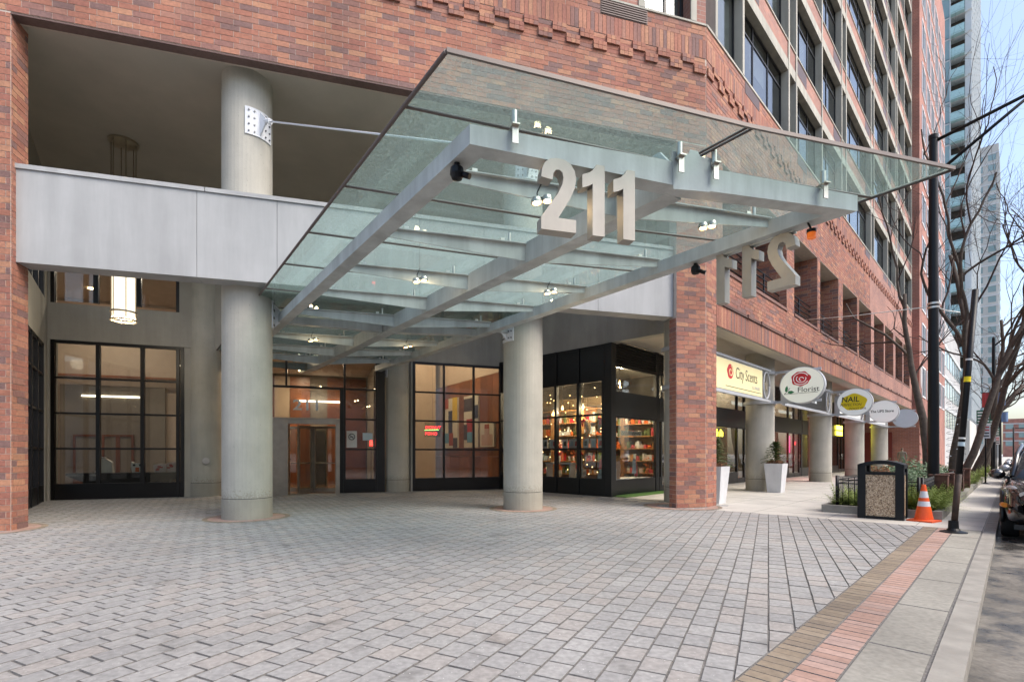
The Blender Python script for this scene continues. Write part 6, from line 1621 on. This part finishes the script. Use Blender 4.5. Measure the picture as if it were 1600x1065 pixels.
        for xw in (1.45, -1.42):
            p = MB(); secs = []
            a0 = C(xw, sy * .62, .37); prof = [(-.0, .20), (.0, .34), (.03, .37), (.20, .37), (.235, .34), (.24, .24)]
            for a in range(25):
                t = a * 2 * math.pi / 24; secs.append([C(xw + r * math.cos(t), sy * (.73 + y), .37 + r * math.sin(t)) for y, r in prof])
            loft(p, secs, True); wo = p.build('wheel', M['tyre'], o)
            p = MB(); p.tube([C(xw, sy * .80, .37), C(xw, sy * .945, .37)], .235, 20)
            for q in range(5):
                t = q * 2 * math.pi / 5 + .3; p.tube([C(xw + .05 * math.cos(t), sy * .95, .37 + .05 * math.sin(t)), C(xw + .23 * math.cos(t), sy * .955, .37 + .23 * math.sin(t))], .028, 6)
            p.build('rim', M['rim'], wo)
            p = MB(); p.tube([C(xw + .43 * math.cos(t), sy * .945, .37 + .43 * math.sin(t)) for t in [R(-10 + 200 * q / 16) for q in range(17)]], .035, 6); p.build('wheel_arch', M['black'], o)
    p = MB(); p.extrude([(-.5, .34), (.5, .34), (.55, .5), (.48, .66), (-.48, .66), (-.55, .5)], C(2.365, 0, 0), tuple(Vector((*ST.n, 0)) * -1), (0, 0, 1), tuple(Vector((*ST.d, 0)) * .05)); go = p.build('grille', M['black'], o)
    for k in range(6): p = MB(); p.tube([C(2.375, -.5, .37 + k * .05), C(2.375, .5, .37 + k * .05)], .009, 5); p.build('grille_bar', M['chrome'], go)
    p = MB(); p.extrude([(-.16, .30), (.16, .30), (.16, .40), (-.16, .40)], C(2.39, 0, .14), tuple(Vector((*ST.n, 0)) * -1), (0, 0, 1), tuple(Vector((*ST.d, 0)) * .012)); p.build('number_plate', M['paper'], o)
    p = MB(); p.box(ST, s0 + .02, s0 + .5, yc - .8, yc + .8, z0 + .22, z0 + .30); p.build('lower_lip', M['black'], o)
    return o
car('parked_suv', 8.72, -1.04, 'paint_black', 'glossy black suv parked nose first at the right edge')
car('parked_suv', 14.3, -1.10, 'paint_silver', 'silver suv parked behind the black one')
car('parked_suv', 20.2, -1.12, 'paint_grey', 'dark grey suv third in the kerbside row')
car('parked_suv', 26.4, -1.1, 'paint_white', 'white suv fourth in the kerbside row')
car('parked_suv', 33.0, -1.1, 'paint_black', 'black suv farthest in the kerbside row')

# ================================================================ parking signs, banners, farther poles
M['sign_g'] = plain('sign_green_plate', (.03, .13, .07), .5, var=.05)
def park_sign(s_, b_, label, h=3.3):
    x, y, _ = ST.p(s_, b_); o = thing('parking_sign', label, 'sign', (x, y, 0), 'parking sign posts')
    p = MB(); p.tube([(x, y, 0), (x, y, h)], .032, 8); p.build('post', M['black_metal'], o)
    p = MB(); p.lathe(x, y, [(.16, 0), (.16, .012), (.06, .05), (.035, .06)], 14); p.build('flange', M['black_metal'], o)
    F = Frame(x, y, 44.4 + 90); nn = -Vector((*ST.d, 0)); fx = Vector((*F.d, 0))
    for z0, hh, m_ in ((h - .62, .6, 'sign_g'), (h - 1.28, .62, 'paper')):
        p = MB(); p.extrude([(-.30, 0), (.16, 0), (.16, hh), (-.30, hh)], Vector((x, y, z0)) + nn * .045, fx, (0, 0, 1), -nn * .006); po = p.build('plate', M[m_], o)
        for k in range(4):
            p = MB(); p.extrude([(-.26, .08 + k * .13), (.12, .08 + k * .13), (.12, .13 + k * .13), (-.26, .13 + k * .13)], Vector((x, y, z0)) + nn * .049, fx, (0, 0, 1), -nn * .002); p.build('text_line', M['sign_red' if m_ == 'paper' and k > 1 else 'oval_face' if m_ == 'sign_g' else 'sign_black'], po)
park_sign(28.0, -.30, 'nearest green and white parking sign post beside the kerb'); park_sign(37.0, -.30, 'second parking sign post farther along the kerb'); park_sign(50.0, -.30, 'farthest parking sign post along the kerb')
M['flag_red'] = plain('banner_red', (.45, .06, .07), .7); M['flag_blue'] = plain('banner_blue', (.16, .26, .45), .7)
for i, s_ in enumerate((46.0, 70.0)):
    x, y, _ = ST.p(s_, -.2); o = thing('banner_lamp', ['black lamp pole hung with red and blue banners', 'farthest black lamp pole down the street'][i], 'street lamp', (x, y, 0))
    p = MB(); p.lathe(x, y, [(.16, 0), (.13, .6), (.09, 9.4), (0, 9.5)], 14); p.build('pole', M['black_metal'], o)
    p = MB(); p.tube([(x, y, 8.8), Vector((x, y, 10.2)) + qd * 1.4, Vector((x, y, 10.8)) + qd * 2.6], .05, 8); p.build('arm', M['black_metal'], o)
    for sg, m_ in ((-1, 'flag_red'), (1, 'flag_blue')):
        p = MB(); e = Vector((x, y, 0)) + qd * sg * .1; n = 6
        for k in range(n):
            t0, t1 = k / n, (k + 1) / n; w0, w1 = Vector((*ST.d, 0)) * .06 * math.sin(t0 * 7), Vector((*ST.d, 0)) * .06 * math.sin(t1 * 7)
            p.quad([tuple(e + qd * sg * .5 * t0 + w0 + Vector((0, 0, 4.6))), tuple(e + qd * sg * .5 * t1 + w1 + Vector((0, 0, 4.6))), tuple(e + qd * sg * .5 * t1 + w1 + Vector((0, 0, 5.6))), tuple(e + qd * sg * .5 * t0 + w0 + Vector((0, 0, 5.6)))])
        p.build('banner', M[m_], o)
        p = MB()
        for z in (4.58, 5.62): p.tube([Vector((x, y, z)), Vector((x, y, z)) + qd * sg * .65], .02, 6)
        p.build('banner_rod', M['black_metal'], o)
# ================================================================ pedestrian by the wing
def person():
    x, y, _ = ST.p(43.0, 4.55); o = thing('person', 'person in grey brown coat walking under the arcade past the signs', 'person', (x, y, 0))
    J = [(0, 0, .98, .15), (0, .0, 1.15, .145), (0, .01, 1.38, .15), (0, .02, 1.50, .06), (0, .03, 1.58, .075), (0, .04, 1.68, .08), (0, .04, 1.76, .05),
         (.20, 0, 1.43, .065), (.26, -.05, 1.17, .05), (.27, .06, .93, .038), (.27, .09, .84, .035), (-.20, 0, 1.43, .065), (-.26, .07, 1.17, .05), (-.25, .18, .95, .038), (-.25, .21, .86, .035),
         (.10, 0, .90, .095), (.11, .16, .50, .065), (.11, .10, .09, .045), (.11, .24, .04, .035), (-.10, 0, .90, .095), (-.11, -.10, .50, .065), (-.11, -.30, .14, .045), (-.11, -.18, .04, .035)]
    E = [(0, 1), (1, 2), (2, 3), (3, 4), (4, 5), (5, 6), (2, 7), (7, 8), (8, 9), (9, 10), (2, 11), (11, 12), (12, 13), (13, 14), (0, 15), (15, 16), (16, 17), (17, 18), (0, 19), (19, 20), (20, 21), (21, 22)]
    me = bpy.data.meshes.new('body'); me.from_pydata([j[:3] for j in J], E, []); me.update()
    t_ = bpy.data.objects.new('t', me); COL.objects.link(t_); md = t_.modifiers.new('skin', 'SKIN'); t_.modifiers.new('sub', 'SUBSURF').levels = 2
    for i, j in enumerate(J): me.skin_vertices[0].data[i].radius = (j[3], j[3] * (.8 if i < 3 else 1))
    me.skin_vertices[0].data[0].use_root = True
    dg = bpy.context.evaluated_depsgraph_get(); dg.update(); bm_ = bpy.data.meshes.new_from_object(t_.evaluated_get(dg)); bpy.data.objects.remove(t_)
    M['coat'] = plain('grey_coat', (.17, .15, .13), .9, var=.2); M['skin'] = plain('skin', (.42, .26, .19), .6); M['hair'] = plain('hair', (.09, .06, .05), .8)
    bm_.materials.clear()
    for m_ in ('coat', 'skin', 'hair'): bm_.materials.append(M[m_])
    for f in bm_.polygons:
        c = f.center; f.use_smooth = True
        f.material_index = 1 if (c.z > 1.54 or (abs(c.x) > .2 and c.z < .93 and c.z > .75)) else 0
        if c.z > 1.73 or (c.z > 1.6 and c.y < .02): f.material_index = 2
    link_mesh('body', bm_, o, (x, y, 0), (0, 0, ST.rotz() - R(90)))
person()

# ================================================================ buildings farther along the street
M['tower_white'] = plain('tower_white', (.52, .545, .56), .6, var=.05); M['tower_glass'] = plain('tower_glass', (.24, .34, .35), .08, var=.15, scale=.3, spec=.9); M['balcony_glass'] = plain('balcony_glass', (.36, .54, .55), .15, var=.1)
M['tower_dark'] = plain('balcony_recess', (.07, .058, .048), .8, var=.2); M['pale_stone'] = plain('pale_stone', (.50, .49, .46), .8, var=.1, scale=.2); M['grey_stone'] = plain('grey_stone', (.40, .40, .40), .8, var=.12, scale=.3)
gt_ = thing('glass_tower', 'tall pale tower with stacked balconies beyond the brick building', 'building', ST.p(105, 4, 0))
S0, BB = 105.0, 4.0
p = MB(); p.box(ST, S0 + 1.6, S0 + 32, BB + .3, BB + 22, 0, 98); p.build('core', M['tower_dark'], gt_)
slab = MB(); slab.box(ST, S0, S0 + 32, BB, BB + 22, 0, .22); slab_me = slab.mesh('floor_slab', M['tower_white'])
rail = MB(); rail.box(ST, S0 - .9, S0 - .84, BB + .3, BB + 2.0, .22, 1.3); rail.box(ST, S0 - .84, S0, BB + .3, BB + 2.0, 0, .2); rail_me = rail.mesh('balcony_rail', M['balcony_glass'])
gl1 = MB(); gl1.box(ST, S0 + .05, S0 + 1.5, BB + 2.15, BB + 3.3, .35, 3.4); gl1.box(ST, S0 + .05, S0 + 1.5, BB + 3.45, BB + 6, .35, 3.4); gl1_me = gl1.mesh('window_bay', M['tower_glass'])
pc = MB(); pc.box(ST, S0 - .08, S0 + .3, BB + 2.0, BB + 2.15, 0, 3.4); pc.box(ST, S0 - .08, S0 + .3, BB + 3.3, BB + 3.45, 0, 3.4); pc_me = pc.mesh('mullion', M['tower_white'])
sd_ = MB()
for k in range(14): sd_.box(ST, S0 + 1.0 + k * 2.2, S0 + 2.5 + k * 2.2, BB + .02, BB + .3, .5, 3.2)
sd_me = sd_.mesh('side_window', M['tower_glass'])
sc_ = MB()
for k in range(15): sc_.box(ST, S0 + .3 + k * 2.2, S0 + .9 + k * 2.2, BB - .5, BB + .3, .35, 3.4)
sc_me = sc_.mesh('side_fin', M['tower_white'])
for k in range(28):
    for nm, me in (('floor_slab', slab_me), ('balcony_rail', rail_me), ('window_bay', gl1_me), ('mullion', pc_me), ('side_window', sd_me), ('side_fin', sc_me)): link_mesh(nm, me, gt_, (0, 0, 10 + 3.4 * k - 3.4))
p = MB(); p.box(ST, S0 - .6, S0 + 33, BB - .3, BB + 22, 0, 6.59); p.build('podium', M['pale_stone'], gt_)
def block(label, s0, s1, b0, b1, h, mat, fh, nw, group='buildings farther along the street', wh=1.9):
    o = thing('far_building', label, 'building', ST.p(s0, b0, 0), group)
    p = MB(); p.box(ST, s0, s1, b0, b1, -.1, h); p.build('wall', M[mat], o)
    me = MB(); w = (s1 - s0) / nw
    for k in range(nw): me.box(ST, s0 + w * (k + .2), s0 + w * (k + .8), b0 - .06, b0 - .005, 0, wh)
    m1 = me.mesh('window_row', M['tower_glass']); me = MB(); n2 = max(2, int((b1 - b0) / 3.0)); w2 = (b1 - b0) / n2
    for k in range(n2): me.box(ST, s0 - .06, s0 - .005, b0 + w2 * (k + .2), b0 + w2 * (k + .8), 0, wh)
    m2 = me.mesh('window_row', M['tower_glass']); me = MB(); me.box(ST, s0 - .15, s1, b0 - .15, b0 - .005, 0, .4); me.box(ST, s0 - .15, s0 - .005, b0, b1, 0, .4); m3 = me.mesh('floor_band', M['tower_white'])
    z = 4.5
    while z < h - fh * .8:
        for nm, m_ in (('window_row', m1), ('window_row', m2), ('floor_band', m3)): link_mesh(nm, m_, o, (0, 0, z if nm == 'window_row' else z + wh + .1))
        z += fh
    return o
block('grey stone mid rise just past the brick wing', 66.5, 100, 4.6, 20, 17, 'grey_stone', 3.6, 9)
block('slender pale tower standing far down the street', 226, 250, 2.2, 18, 102, 'pale_stone', 3.3, 8)
block('low tan building farthest down the street', 300, 330, -6, 2.0, 16, 'brickfar2', 3.6, 8)
block('pale block at the very end of the road', 420, 440, -30, -7, 14, 'pale_stone', 3.6, 6)
block('beige building across the street mirrored in the lobby glass', -45, 45, -19.6, -19, 11.5, 'pale_stone', 3.8, 22, wh=2.2)
# traffic signal far down the street
x, y, _ = ST.p(130, -1.2); o = thing('traffic_signal', 'dark traffic signal on a mast arm at the far crossing', 'traffic light', (x, y, -.1))
p = MB(); p.tube([(x, y, -.12), (x, y, 6.2)], .12, 8); p.tube([Vector((x, y, 6.0)), Vector((x, y, 6.2)) + qd * 9], .07, 8); p.build('mast', M['black_metal'], o)
p = MB(); e = Vector((x, y, 5.2)) + qd * 5; p.box(Frame(e.x, e.y, 44.4), -.15, .15, -.2, .2, 5.2, 6.5); p.build('signal_head', M['black_metal'], o)
